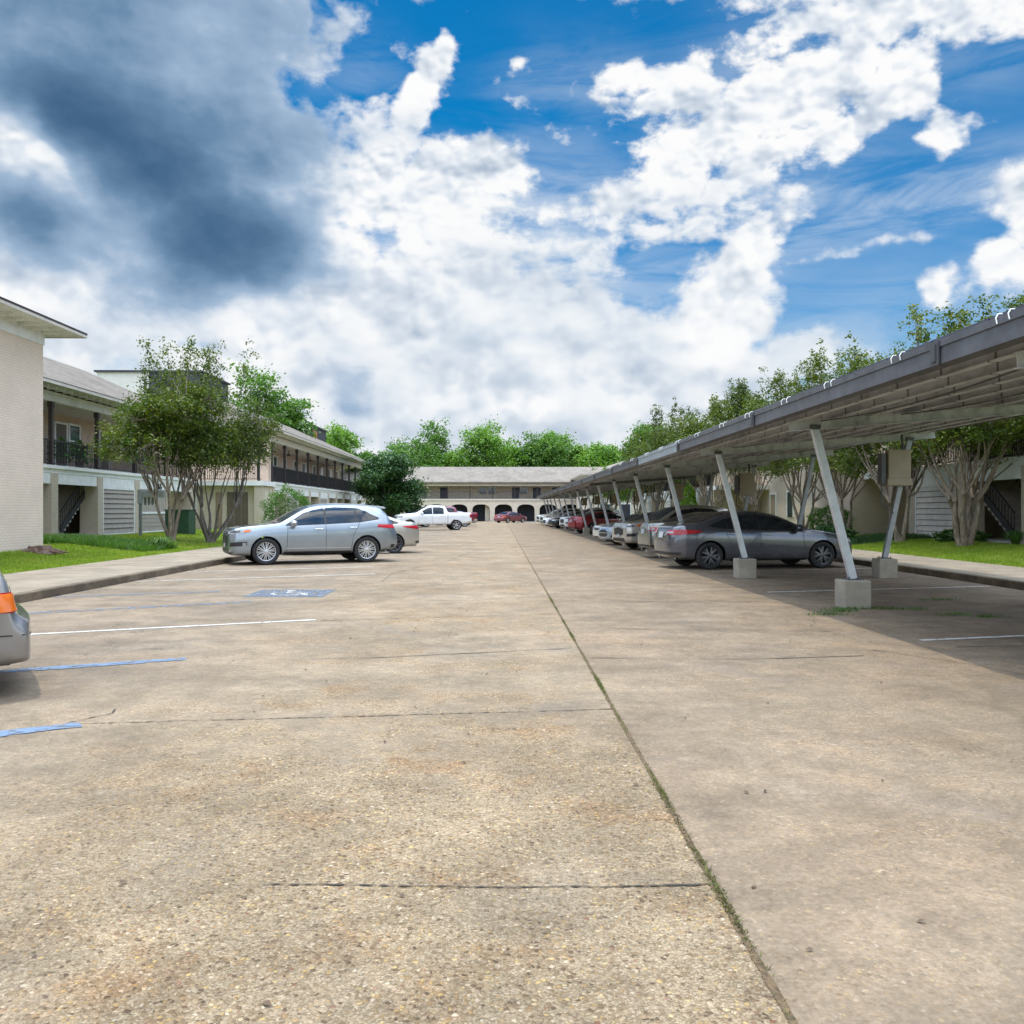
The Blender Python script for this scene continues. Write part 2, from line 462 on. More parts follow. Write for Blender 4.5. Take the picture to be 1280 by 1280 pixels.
def leafmat(name, cols, trans=0.35, rough=0.45):
    m, t, bs = new_mat(name)
    geo = t.new('ShaderNodeNewGeometry')
    co = t.new('ShaderNodeTexCoord').outputs['Object']
    r = t.m('ADD', t.m('MULTIPLY', geo.outputs['Random Per Island'], 0.6), t.m('MULTIPLY', t.ss(t.noise(co, 0.9, 3, 0.6), 0.3, 0.7), 0.4))
    stops = [(i / (len(cols) - 1), c) for i, c in enumerate(cols)]
    c = t.ramp(r, stops)
    t.put(bs.inputs['Base Color'], c)
    bs.inputs['Roughness'].default_value = rough
    bs.inputs['Specular IOR Level'].default_value = 0.35
    tr = t.new('ShaderNodeBsdfTranslucent')
    t.put(tr.inputs[0], t.mix(1.0, c, (1.25, 1.3, 0.5), 'MULTIPLY'))
    mx = t.new('ShaderNodeMixShader')
    mx.inputs[0].default_value = trans
    t.l.new(bs.outputs[0], mx.inputs[1])
    t.l.new(tr.outputs[0], mx.inputs[2])
    t.l.new(mx.outputs[0], t.n['Material Output'].inputs[0])
    return m


leafmat('leaf_myrtle', [(0.026, 0.055, 0.008), (0.06, 0.11, 0.012), (0.12, 0.155, 0.02), (0.20, 0.22, 0.03)])
leafmat('leaf_olive', [(0.026, 0.042, 0.012), (0.052, 0.085, 0.016), (0.10, 0.14, 0.025), (0.19, 0.20, 0.04)])
leafmat('leaf_bright', [(0.05, 0.12, 0.02), (0.10, 0.22, 0.03), (0.18, 0.33, 0.05), (0.26, 0.40, 0.07)])
leafmat('leaf_mid', [(0.035, 0.09, 0.02), (0.07, 0.16, 0.03), (0.12, 0.24, 0.04), (0.18, 0.30, 0.06)])
leafmat('leaf_dark', [(0.014, 0.038, 0.014), (0.028, 0.075, 0.024), (0.05, 0.12, 0.03), (0.11, 0.20, 0.05)], 0.25)
leafmat('leaf_hedge', [(0.03, 0.08, 0.02), (0.06, 0.14, 0.025), (0.09, 0.19, 0.03), (0.13, 0.23, 0.05)])
leafmat('leaf_lime', [(0.10, 0.20, 0.02), (0.18, 0.33, 0.03), (0.28, 0.44, 0.05)])
leafmat('grass_blade', [(0.12, 0.20, 0.015), (0.20, 0.30, 0.025), (0.30, 0.40, 0.04), (0.40, 0.38, 0.11)], 0.3, 0.55)
leafmat('moss', [(0.04, 0.035, 0.015), (0.09, 0.08, 0.03), (0.11, 0.15, 0.02), (0.14, 0.10, 0.05)], 0.2, 0.8)
leafmat('dead_leaf', [(0.06, 0.04, 0.025), (0.12, 0.08, 0.05), (0.035, 0.025, 0.02)], 0.1, 0.7)


def bark(name, a, b, sc=6):
    m, t, bs = new_mat(name)
    co = obj_co(t)
    n = t.noise(t.vm('MULTIPLY', co, (3, 3, 0.6)), sc, 7, 0.65)
    c = t.mix(t.ss(n, 0.35, 0.68), a, b)
    t.put(bs.inputs['Base Color'], c)
    bs.inputs['Roughness'].default_value = 0.8
    bump(t, bs, n, 0.5, 0.02)
    return m


bark('bark_myrtle', (0.15, 0.115, 0.085), (0.36, 0.29, 0.22))
bark('bark_grey', (0.09, 0.075, 0.06), (0.24, 0.21, 0.18))
bark('bark_dark', (0.05, 0.04, 0.03), (0.13, 0.11, 0.085))


def brick(name, a, b, sc=1.0):
    m, t, bs = new_mat(name)
    geo = t.new('ShaderNodeNewGeometry')
    sp = t.new('ShaderNodeSeparateXYZ')
    t.l.new(geo.outputs['Position'], sp.inputs[0])
    cb = t.new('ShaderNodeCombineXYZ')
    t.put(cb.inputs[0], t.m('ADD', sp.outputs[0], sp.outputs[1]))
    t.put(cb.inputs[1], sp.outputs[2])
    bt = t.new('ShaderNodeTexBrick')
    t.l.new(cb.outputs[0], bt.inputs[0])
    bt.inputs['Scale'].default_value = 1.0
    bt.inputs['Brick Width'].default_value = 0.22
    bt.inputs['Row Height'].default_value = 0.075
    bt.inputs['Mortar Size'].default_value = 0.007
    bt.inputs['Mortar Smooth'].default_value = 0.4
    bt.inputs['Color1'].default_value = c4(a)
    bt.inputs['Color2'].default_value = c4(b)
    bt.inputs['Mortar'].default_value = c4(tuple(x * 0.82 for x in a))
    n = t.noise(geo.outputs['Position'], 0.8, 7, 0.65)
    c = t.mix(t.m('MULTIPLY', t.ss(n, 0.42, 0.75), 0.30), bt.outputs[0], tuple(x * 0.6 for x in b))
    n2 = t.noise(geo.outputs['Position'], 30, 3, 0.6)
    c = t.mix(t.m('MULTIPLY', n2, 0.2), c, tuple(x * 0.6 for x in a))
    t.put(bs.inputs['Base Color'], c)
    bs.inputs['Roughness'].default_value = 0.8
    bump(t, bs, t.m('ADD', t.m('MULTIPLY', bt.outputs[1], -1.0), t.m('MULTIPLY', n2, 0.3)), 0.5, 0.006)
    return m


brick('painted_brick', (0.76, 0.61, 0.485), (0.80, 0.655, 0.535))
brick('pillar_brick', (0.52, 0.44, 0.34), (0.57, 0.49, 0.39))
brick('tan_brick', (0.44, 0.35, 0.26), (0.50, 0.40, 0.30))
brick('pink_brick', (0.62, 0.50, 0.40), (0.68, 0.55, 0.45))


def shingles(name, a, b):
    m, t, bs = new_mat(name)
    geo = t.new('ShaderNodeNewGeometry')
    co = geo.outputs['Position']
    sp = t.new('ShaderNodeSeparateXYZ')
    t.l.new(co, sp.inputs[0])
    rows = t.m('FRACT', t.m('MULTIPLY', sp.outputs[2], 14.0))
    v = t.voro(t.vm('MULTIPLY', co, (3, 3, 9)), 1.0)
    cs = t.new('ShaderNodeSeparateColor')
    t.l.new(v.outputs['Color'], cs.inputs[0])
    c = t.mix(cs.outputs[0], a, b)
    c = t.mix(t.m('MULTIPLY', t.ss(t.noise(co, 0.5, 7, 0.65), 0.42, 0.7), 0.5), c, tuple(x * 0.6 for x in a))
    c = t.mix(t.m('MULTIPLY', t.m('LESS_THAN', rows, 0.14), 0.35), c, tuple(x * 0.4 for x in a))
    t.put(bs.inputs['Base Color'], c)
    bs.inputs['Roughness'].default_value = 0.9
    bump(t, bs, rows, 0.4, 0.01)
    return m


shingles('roof_shingle', (0.14, 0.118, 0.095), (0.22, 0.188, 0.155))
shingles('roof_far', (0.18, 0.153, 0.125), (0.25, 0.218, 0.182))
shingles('slate_dark', (0.040, 0.042, 0.055), (0.075, 0.075, 0.09))

plain('white_trim', (0.76, 0.76, 0.74), 0.55, var=0.06, dirt=((0.35, 0.34, 0.30), 0.35))
plain('cream_trim', (0.58, 0.53, 0.45), 0.6, var=0.08, dirt=((0.33, 0.29, 0.22), 0.4))
plain('stucco_white', (0.66, 0.63, 0.58), 0.8, var=0.05, bmp=0.2)
plain('stucco_cream', (0.62, 0.54, 0.44), 0.8, var=0.07, bmp=0.2, dirt=((0.32, 0.27, 0.2), 0.3))
plain('siding_grey', (0.36, 0.31, 0.27), 0.7, var=0.08)
plain('siding_light', (0.66, 0.60, 0.54), 0.7, var=0.08, dirt=((0.3, 0.27, 0.23), 0.3))
plain('gallery_wall', (0.50, 0.38, 0.29), 0.8, var=0.07)
plain('gallery_far', (0.52, 0.44, 0.36), 0.8, var=0.07)
plain('ceiling_tan', (0.50, 0.43, 0.36), 0.8)
plain('dark_iron', (0.022, 0.021, 0.024), 0.5, var=0.2)
plain('dark_wood', (0.04, 0.028, 0.024), 0.6, var=0.2)
plain('door_dark', (0.025, 0.028, 0.045), 0.5, var=0.2)
plain('door_brown', (0.13, 0.10, 0.075), 0.6, var=0.15)
plain('door_tan', (0.30, 0.23, 0.16), 0.6, var=0.1)
plain('stair_concrete', (0.42, 0.38, 0.33), 0.8, var=0.12)
plain('deep_dark', (0.012, 0.012, 0.014), 0.9)
plain('garage_dark', (0.030, 0.032, 0.048), 0.7)
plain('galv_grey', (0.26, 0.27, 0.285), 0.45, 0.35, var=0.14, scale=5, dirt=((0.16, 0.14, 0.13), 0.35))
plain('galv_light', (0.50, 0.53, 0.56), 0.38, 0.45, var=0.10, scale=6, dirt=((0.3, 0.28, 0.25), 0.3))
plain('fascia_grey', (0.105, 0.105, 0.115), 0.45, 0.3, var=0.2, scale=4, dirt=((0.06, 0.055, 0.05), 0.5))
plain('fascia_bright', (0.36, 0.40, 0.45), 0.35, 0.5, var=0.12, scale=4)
plain('clip_white', (0.75, 0.75, 0.73), 0.4)
plain('box_tan', (0.33, 0.275, 0.20), 0.6, var=0.08)
plain('box_steel', (0.09, 0.09, 0.095), 0.5, 0.3)
plain('cabinet_green', (0.022, 0.065, 0.035), 0.55, var=0.15)
plain('white_paint', (0.80, 0.80, 0.78), 0.5)
plain('orange_bit', (0.55, 0.16, 0.03), 0.5)
plain('asphalt_seal', (0.05, 0.04, 0.03), 0.9)
plain('joint_fill', (0.13, 0.085, 0.045), 0.95, var=0.45, scale=40, dirt=((0.05, 0.07, 0.015), 0.8), bmp=0.8, bscale=150)
plain('number_black', (0.02, 0.02, 0.022), 0.5)
plain('stump_wood', (0.16, 0.10, 0.075), 0.85, var=0.3, scale=12, bmp=0.6)
plain('solar_panel', (0.02, 0.025, 0.05), 0.15, var=0.2)


def deckmat():
    m, t, bs = new_mat('deck_under')
    co = world_co(t)
    n = t.noise(t.vm('MULTIPLY', co, (1.6, 0.5, 1)), 2.2, 8, 0.68)
    c = t.ramp(n, [(0.25, (0.17, 0.175, 0.185)), (0.42, (0.42, 0.435, 0.46)), (0.55, (0.58, 0.60, 0.625)), (0.75, (0.34, 0.34, 0.35))])
    r = t.ss(t.noise(co, 3.0, 8, 0.75), 0.60, 0.72)
    c = t.mix(t.m('MULTIPLY', r, 0.5), c, (0.22, 0.12, 0.08))
    sp = t.new('ShaderNodeSeparateXYZ')
    t.l.new(co, sp.inputs[0])
    rib = t.m('FRACT', t.m('MULTIPLY', sp.outputs[1], 1 / 1.02))
    seam = t.m('LESS_THAN', rib, 0.045)
    c = t.mix(t.m('MULTIPLY', seam, 0.75), c, (0.06, 0.055, 0.05))
    t.put(bs.inputs['Base Color'], c)
    bs.inputs['Roughness'].default_value = 0.65
    bs.inputs['Metallic'].default_value = 0.15


deckmat()


def worn_paint(name, col, thr=0.5):
    m, t, bs = new_mat(name)
    co = world_co(t)
    n = t.noise(co, 9, 8, 0.75)
    n2 = t.noise(co, 90, 3, 0.6)
    w = t.ss(t.m('ADD', t.m('MULTIPLY', n, 0.75), t.m('MULTIPLY', n2, 0.25)), thr - 0.06, thr + 0.05)
    t.put(bs.inputs['Base Color'], t.mix(t.ss(n2, 0.3, 0.8), col, tuple(x * 0.75 for x in col)))
    bs.inputs['Roughness'].default_value = 0.7
    tr = t.new('ShaderNodeBsdfTransparent')
    mx = t.new('ShaderNodeMixShader')
    t.put(mx.inputs[0], w)
    t.l.new(tr.outputs[0], mx.inputs[1])
    t.l.new(bs.outputs[0], mx.inputs[2])
    t.l.new(mx.outputs[0], t.n['Material Output'].inputs[0])


worn_paint('blue_line', (0.15, 0.215, 0.31), 0.465)
worn_paint('blue_worn', (0.17, 0.22, 0.29), 0.515)
worn_paint('white_line', (0.58, 0.565, 0.52), 0.44)
worn_paint('white_worn', (0.52, 0.51, 0.47), 0.47)

# vehicle materials
plain('tyre_rubber', (0.020, 0.020, 0.021), 0.8, var=0.25, scale=10)
plain('well_dark', (0.010, 0.010, 0.011), 0.9)
plain('trim_black', (0.018, 0.018, 0.020), 0.45)
plain('cladding', (0.05, 0.052, 0.056), 0.6)
plain('chrome', (0.75, 0.76, 0.78), 0.15, 1.0, var=0.04)
plain('rim_silver', (0.55, 0.56, 0.58), 0.28, 0.85, var=0.05)
plain('rim_dark', (0.12, 0.12, 0.13), 0.3, 0.8, var=0.08)
glassy('glass_tint', (0.013, 0.017, 0.022), 0.04)
glassy('glass_light', (0.05, 0.065, 0.07), 0.04)
glassy('glass_screen', (0.06, 0.075, 0.085), 0.05)
glassy('lens_clear', (0.30, 0.32, 0.34), 0.06)
glassy('lens_dark', (0.06, 0.065, 0.07), 0.08)
glassy('lens_red', (0.42, 0.012, 0.02), 0.10)
glassy('lens_orange', (0.75, 0.16, 0.02), 0.12)
glassy('house_glass', (0.035, 0.05, 0.055), 0.08)
plain('plate_white', (0.34, 0.36, 0.38), 0.5)
paint('paint_silver', (0.28, 0.32, 0.36), 0.75, 0.30)
paint('paint_grey', (0.095, 0.10, 0.12), 0.6, 0.24)
paint('paint_beige', (0.46, 0.43, 0.38), 0.5, 0.35)
paint('paint_olive', (0.22, 0.22, 0.19), 0.6, 0.33)
paint('paint_white', (0.74, 0.76, 0.78), 0.0, 0.35)
paint('paint_pearl', (0.62, 0.60, 0.52), 0.1, 0.35)
paint('paint_maroon', (0.16, 0.020, 0.040), 0.45, 0.32)
paint('paint_red', (0.26, 0.012, 0.028), 0.4, 0.30)
paint('paint_black', (0.015, 0.016, 0.02), 0.3, 0.28)
paint('paint_blue', (0.30, 0.36, 0.44), 0.5, 0.33)
paint('paint_bronze', (0.24, 0.225, 0.215), 0.6, 0.36)


# ------------------------------------------------------------------ mesh builder
class MB:
    def __init__(s):
        s.v = []
        s.f = []

    def add(s, vs, fs):
        o = len(s.v)
        s.v += [tuple(p) for p in vs]
        s.f += [tuple(i + o for i in f) for f in fs]
        return s

    def box(s, x0, x1, y0, y1, z0, z1):
        if x0 > x1: x0, x1 = x1, x0
        if y0 > y1: y0, y1 = y1, y0
        if z0 > z1: z0, z1 = z1, z0
        vs = [(x0, y0, z0), (x1, y0, z0), (x1, y1, z0), (x0, y1, z0), (x0, y0, z1), (x1, y0, z1), (x1, y1, z1), (x0, y1, z1)]
        return s.add(vs, [(0, 3, 2, 1), (4, 5, 6, 7), (0, 1, 5, 4), (1, 2, 6, 5), (2, 3, 7, 6), (3, 0, 4, 7)])

    def bar(s, a, b, w, h, up=(0, 0, 1)):
        """box beam from a to b, w wide, h high"""
        a, b = Vector(a), Vector(b)
        d = (b - a).normalized()
        u = Vector(up)
        sd = d.cross(u)
        if sd.length < 1e-5: sd = d.cross(Vector((1, 0, 0)))
        sd.normalize()
        u = sd.cross(d).normalized()
        vs = []
        for p in (a, b):
            for (i, j) in ((-1, -1), (1, -1), (1, 1), (-1, 1)):
                vs.append(p + sd * (i * w / 2) + u * (j * h / 2))
        return s.add(vs, [(0, 1, 2, 3), (7, 6, 5, 4), (0, 4, 5, 1), (1, 5, 6, 2), (2, 6, 7, 3), (3, 7, 4, 0)])

    def tube(s, pts, rad, n=8, cap=True):
        pts = [Vector(p) for p in pts]
        if not isinstance(rad, (list, tuple)): rad = [rad] * len(pts)
        vs, fs = [], []
        ref = Vector((0.13, 0.31, 0.94))
        for i, p in enumerate(pts):
            d = (pts[min(i + 1, len(pts) - 1)] - pts[max(i - 1, 0)])
            d.normalize()
            a = d.cross(ref)
            if a.length < 1e-3: a = d.cross(Vector((1, 0, 0)))
            a.normalize()
            b = d.cross(a)
            for k in range(n):
                t = 2 * PI * k / n
                vs.append(p + (a * math.cos(t) + b * math.sin(t)) * rad[i])
        for i in range(len(pts) - 1):
            for k in range(n):
                k2 = (k + 1) % n
                fs.append((i * n + k, i * n + k2, (i + 1) * n + k2, (i + 1) * n + k))
        if cap:
            fs.append(tuple(range(n)))
            fs.append(tuple((len(pts) - 1) * n + k for k in reversed(range(n))))
        return s.add(vs, fs)

    def prism(s, poly, axis, a, b):
        """extrude a 2D polygon along an axis: x -> poly is (y,z); y -> (x,z); z -> (x,y)"""
        def P(p, t):
            return {'x': (t, p[0], p[1]), 'y': (p[0], t, p[1]), 'z': (p[0], p[1], t)}[axis]
        n = len(poly)
        vs = [P(p, a) for p in poly] + [P(p, b) for p in poly]
        fs = [tuple(range(n)), tuple(reversed(range(n, 2 * n)))]
        fs += [(i, (i + 1) % n, n + (i + 1) % n, n + i) for i in range(n)]
        return s.add(vs, fs)

    def lathe(s, prof, c=(0, 0, 0), axis='y', n=32):
        """prof: (radius, offset along axis)"""
        vs, fs = [], []
        for (r, t) in prof:
            for k in range(n):
                a = 2 * PI * k / n
                if axis == 'y': vs.append((c[0] + r * math.cos(a), c[1] + t, c[2] + r * math.sin(a)))
                else: vs.append((c[0] + r * math.cos(a), c[1] + r * math.sin(a), c[2] + t))
        for i in range(len(prof) - 1):
            for k in range(n):
                k2 = (k + 1) % n
                fs.append((i * n + k, i * n + k2, (i + 1) * n + k2, (i + 1) * n + k))
        return s.add(vs, fs)

    def build(s, name, mat, parent=None, smooth=False, bev=0.0, loc=None):
        me = bpy.data.meshes.new(name)
        me.from_pydata(s.v, [], s.f)
        me.materials.append(MATS[mat])
        if smooth:
            me.polygons.foreach_set('use_smooth', [True] * len(me.polygons))
        me.update()
        o = bpy.data.objects.new(name, me)
        COL.objects.link(o)
        if parent is not None: o.parent = parent
        if loc is not None: o.location = loc
        if bev:
            b = o.modifiers.new('bevel', 'BEVEL')
            b.width = bev
            b.segments = 2
            b.limit_method = 'ANGLE'
        return o


def tag(o, label=None, cat=None, group=None, kind=None):
    if label: o['label'] = label
    if cat: o['category'] = cat
    if group: o['group'] = group
    if kind: o['kind'] = kind
    return o


def empty(name, loc, label, cat, group=None, rz=0.0):
    o = bpy.data.objects.new(name, None)
    COL.objects.link(o)
    o.location = loc
    o.rotation_euler = (0, 0, rz)
    o.empty_display_size = 0.2
    return tag(o, label, cat, group)


def kids(o):
    return [c for c in COL.objects if c.parent == o]


def copy_tree(o, parent=None):
    c = o.copy()
    COL.objects.link(c)
    c.parent = parent
    for ch in list(o.children):
        copy_tree(ch, c)
    return c


# ------------------------------------------------------------------ ground, lot, kerbs, lawns
KL, KR = -7.8, 9.9            # kerb faces
JX = 0.86                     # centre joint
YE = 124.6


def grid_sheet(name, x0, x1, y0, y1, nx, ny, zf, mat, smooth=True):
    m = MB()
    vs = []
    for j in range(ny + 1):
        for i in range(nx + 1):
            x = x0 + (x1 - x0) * i / nx
            y = y0 + (y1 - y0) * j / ny
            vs.append((x, y, zf(x, y)))
    fs = [(j * (nx + 1) + i, j * (nx + 1) + i + 1, (j + 1) * (nx + 1) + i + 1, (j + 1) * (nx + 1) + i) for j in range(ny) for i in range(nx)]
    m.add(vs, fs)
    return m.build(name, mat, smooth=smooth)


g = grid_sheet('ground', -1500, 1500, -1200, 2000, 4, 4, lambda x, y: -0.08, 'soil_ground')
tag(g, kind='structure')
tag(grid_sheet('parking_lot', KL - 0.05, JX, -30, YE, 4, 60, lambda x, y: 0.0, 'lot_left'), kind='structure')
tag(grid_sheet('parking_lot', JX, KR + 0.05, -30, YE, 4, 60, lambda x, y: 0.0, 'lot_right'), kind='structure')
tag(MB().box(KL - 0.18, KL, -20, 122, -0.05, 0.15).build('kerb', 'kerb', bev=0.02), kind='structure')
tag(MB().box(KR, KR + 0.18, -20, 96, -0.05, 0.15).build('kerb', 'kerb', bev=0.02), kind='structure')


def sidewalk(x0, x1, y0, y1):
    m = MB()
    y = y0
    while y < y1:
        m.box(x0, x1, y + 0.006, min(y + 1.5, y1) - 0.006, -0.05, 0.146)
        y += 1.5
    return tag(m.build('sidewalk', 'sidewalk', bev=0.008), kind='structure')


sidewalk(-10.6, KL - 0.18, -20, 122)
sidewalk(KR + 0.18, 12.5, -20, 96)


def zl(x, y):                 # left lawn height
    t = min(1, max(0, (-10.6 - x) / 4.0))
    return 0.13 + 0.32 * t * t * (3 - 2 * t)


def zr(x, y):
    t = min(1, max(0, (x - 12.5) / 3.6))
    return 0.13 + 0.27 * t * t * (3 - 2 * t)


tag(grid_sheet('lawn', -45, -10.6, -20, 135, 60, 10, zl, 'lawn'), kind='structure')
tag(grid_sheet('lawn', 12.5, 45, -20, 98, 60, 10, zr, 'lawn'), kind='structure')


def ribbon(pts, w, z, jit=0.0, step=0.25, seed=1, rag=False):
    rn = random.Random(seed)
    P = []
    for (a, b) in zip(pts[:-1], pts[1:]):
        a, b = Vector(a), Vector(b)
        n = max(1, int((b - a).length / step))
        for i in range(n): P.append(a.lerp(b, i / n))
    P.append(Vector(pts[-1]))
    vs, fs = [], []
    off = 0
    for i, p in enumerate(P):
        d = (P[min(i + 1, len(P) - 1)] - P[max(i - 1, 0)]).normalized()
        nrm = Vector((-d.y, d.x))
        off = off * 0.96 + rn.uniform(-jit, jit)
        ww = w * ((0.25 + 1.3 * rn.random() ** 2) if rag else (0.8 + 0.4 * rn.random())) if jit else w
        c = p + nrm * off
        vs += [(c.x + nrm.x * ww / 2, c.y + nrm.y * ww / 2, z), (c.x - nrm.x * ww / 2, c.y - nrm.y * ww / 2, z)]
    for i in range(len(P) - 1):
        fs.append((2 * i, 2 * i + 1, 2 * i + 3, 2 * i + 2))
    return vs, fs


# joints and cracks: thin dark open seams
mj = MB()
mc = MB()
mc.add(*ribbon([(JX, 1.5), (JX, 14)], 0.026, 0.004, 0.0008, 0.05, 3))
mc.add(*ribbon([(JX, 14), (JX, 124)], 0.036, 0.004, 0.001, 0.5, 3))
tag(mc.build('pavement_joint', 'joint_fill'), kind='structure')
cracks = [
    [(-0.95, 3.54), (-0.08, 3.50), (JX, 3.51)], [(-2.95, 6.23), (-1.2, 6.42), (JX, 6.63)],
    [(-1.9, 8.9), (-1.19, 9.01), (0.79, 9.61)], [(0.92, 8.95), (2.4, 8.84), (3.76, 9.04)],
    [(-2.45, 12.03), (0.75, 12.73)], [(0.92, 11.2), (4.11, 10.84)], [(-2.6, 15.5), (0.8, 15.8)], [(0.9, 14.6), (4.6, 14.4)],
    [(-3, 18.9), (0.8, 19.0)], [(0.9, 18.2), (4.4, 18.2)], [(-3.6, 16.0), (-2.5, 18.5), (-2.6, 21), (-1.6, 26), (-0.9, 34)],
    [(6.3, 11.6), (7.4, 11.2), (9.4, 12.2)],
    [(-3.05, 6.27), (-2.85, 6.55), (-2.9, 6.7)], [(4.0, 9.4), (4.6, 8.5), (4.9, 7.7)], [(5.0, 9.6), (7.0, 9.9), (9.8, 10.1)],
]
y = 22.0
while y < 120:
    cracks.append([(-6.5 if y > 40 else -3, y), (0.8, y + 0.1)])
    cracks.append([(0.9, y - 0.6), (5.2, y - 0.5)])
    y += 3.1
for i, c in enumerate(cracks):
    near = c[0][1] < 8.5
    mj.add(*ribbon(c, 0.013 if near else 0.020, 0.0045, 0.0035 if near else 0.008, 0.025 if near else 0.2, 10 + i, True))
tag(mj.build('pavement_joint', 'asphalt_seal'), kind='structure')

# painted stall lines
BL = MB()
BL.add(*ribbon([(-8.0, 4.05), (-3.35, 5.95), (-2.94, 6.21)], 0.17, 0.006, 0.0015, 0.15, 1))
BL.add(*ribbon([(-7.7, 6.9), (-4.6, 8.27), (-3.18, 8.94)], 0.17, 0.006, 0.0015, 0.15, 2))
tag(BL.build('stall_line', 'blue_line'), kind='structure')
BW = MB()
BW.add(*ribbon([(-7.75, 12.55), (-6.5, 13.15), (-4.09, 14.55)], 0.24, 0.006, 0.004, 0.3, 4))
BW.add(*ribbon([(-7.75, 15.4), (-5.2, 16.4)], 0.22, 0.006, 0.004, 0.3, 5))
BW.box(-4.5, -3.1, 15.35, 16.75, 0.003, 0.006)
tag(BW.build('stall_line', 'blue_worn'), kind='structure')
WL = MB()
WL.add(*ribbon([(-7.6, 9.9), (-5.63, 10.76), (-2.53, 12.12)], 0.10, 0.006, 0.002, 0.3, 6))
for (a, b) in [((-7.73, 18.75), (-2.96, 20.9)), ((-7.7, 21.7), (-3.4, 23.6)), ((4.9, 16.1), (9.7, 17.33)), ((4.86, 10.1), (9.6, 11.3)),
               ((5.2, 21.6), (9.8, 22.8)), ((5.0, 27.2), (9.7, 28.5))]:
    WL.add(*ribbon([a, b], 0.10, 0.006, 0.002, 0.3, 7))
tag(WL.build('stall_line', 'white_line'), kind='structure')
WW = MB()
for k in range(12):
    y0 = 27.0 + k * 3.05
    WW.add(*ribbon([(-7.7, y0 - 1.0), (-3.6, y0 + 0.8)], 0.10, 0.006, 0.002, 0.3, 20 + k))
tag(WW.build('stall_line', 'white_worn'), kind='structure')
# wheelchair mark on the blue square (wheel, seat, back, head, foot)
WC = MB()
cx, cy = -3.8, 16.02
arc = [(cx + 0.30 * math.cos(R(a)), cy - 0.10 + 0.30 * math.sin(R(a))) for a in range(150, 391, 20)]
WC.add(*ribbon(arc, 0.07, 0.009, 0, 0.1, 1))
WC.add(*ribbon([(cx - 0.08, cy + 0.35), (cx - 0.05, cy), (cx + 0.22, cy - 0.02), (cx + 0.36, cy - 0.36)], 0.08, 0.0095, 0, 0.1, 1))
WC.add(*ribbon([(cx - 0.07, cy + 0.18), (cx + 0.18, cy + 0.17)], 0.06, 0.010, 0, 0.1, 1))
WC.add([(cx - 0.09 + 0.085 * math.cos(R(a)), cy + 0.47 + 0.085 * math.sin(R(a)), 0.0095) for a in range(0, 360, 30)], [tuple(range(12))])
tag(WC.build('stall_symbol', 'white_worn'), kind='structure')
BF = MB()
BF.box(2.2, 5.2, 117.5, 122.5, 0.003, 0.007)
tag(BF.build('stall_line', 'blue_worn'), kind='structure')


# ------------------------------------------------------------------ leaf and blade clouds
def leaf_arrays(pts, size, rng, up=0.35, asp=0.55, droop=0.0):
    n = len(pts)
    d = rng.normal(size=(n, 3))
    d /= np.linalg.norm(d, axis=1)[:, None]
    nn = rng.normal(size=(n, 3))
    nn[:, 2] = np.abs(nn[:, 2]) + up
    nn /= np.linalg.norm(nn, axis=1)[:, None]
    a = np.cross(nn, d)
    a /= (np.linalg.norm(a, axis=1)[:, None] + 1e-6)
    b = np.cross(nn, a)
    s = size * rng.uniform(0.6, 1.35, size=(n, 1))
    v = np.empty((n, 4, 3))
    v[:, 0] = pts - a * s * 0.5
    v[:, 1] = pts - b * s * asp * 0.5 + nn * s * 0.08
    v[:, 2] = pts + a * s * 0.5
    v[:, 3] = pts + b * s * asp * 0.5 + nn * s * 0.08
    return v.reshape(-1, 3)


def quad_mesh(name, verts, mat, parent=None, k=4):
    n = len(verts) // k
    me = bpy.data.meshes.new(name)
    me.vertices.add(len(verts))
    me.vertices.foreach_set('co', verts.astype(np.float32).ravel())
    me.loops.add(n * k)
    me.loops.foreach_set('vertex_index', np.arange(n * k, dtype=np.int32))
    me.polygons.add(n)
    me.polygons.foreach_set('loop_start', np.arange(0, n * k, k, dtype=np.int32))
    me.polygons.foreach_set('loop_total', np.full(n, k, dtype=np.int32))
    me.materials.append(MATS[mat])
    me.update()
    me.validate()
    o = bpy.data.objects.new(name, me)
    COL.objects.link(o)
    if parent is not None: o.parent = parent
    return o


def curve_pts(a, b, rng, n=6, wob=0.12, sag=0.0):
    a, b = np.array(a, float), np.array(b, float)
    L = np.linalg.norm(b - a)
    P = []
    o1 = rng.normal(size=3) * wob * L
    o2 = rng.normal(size=3) * wob * L
    for i in range(n + 1):
        t = i / n
        p = a * (1 - t) + b * t + o1 * math.sin(PI * t) * (1 - t) + o2 * math.sin(PI * t) * t
        p[2] += sag * L * math.sin(PI * t)
        P.append(tuple(p))
    return P


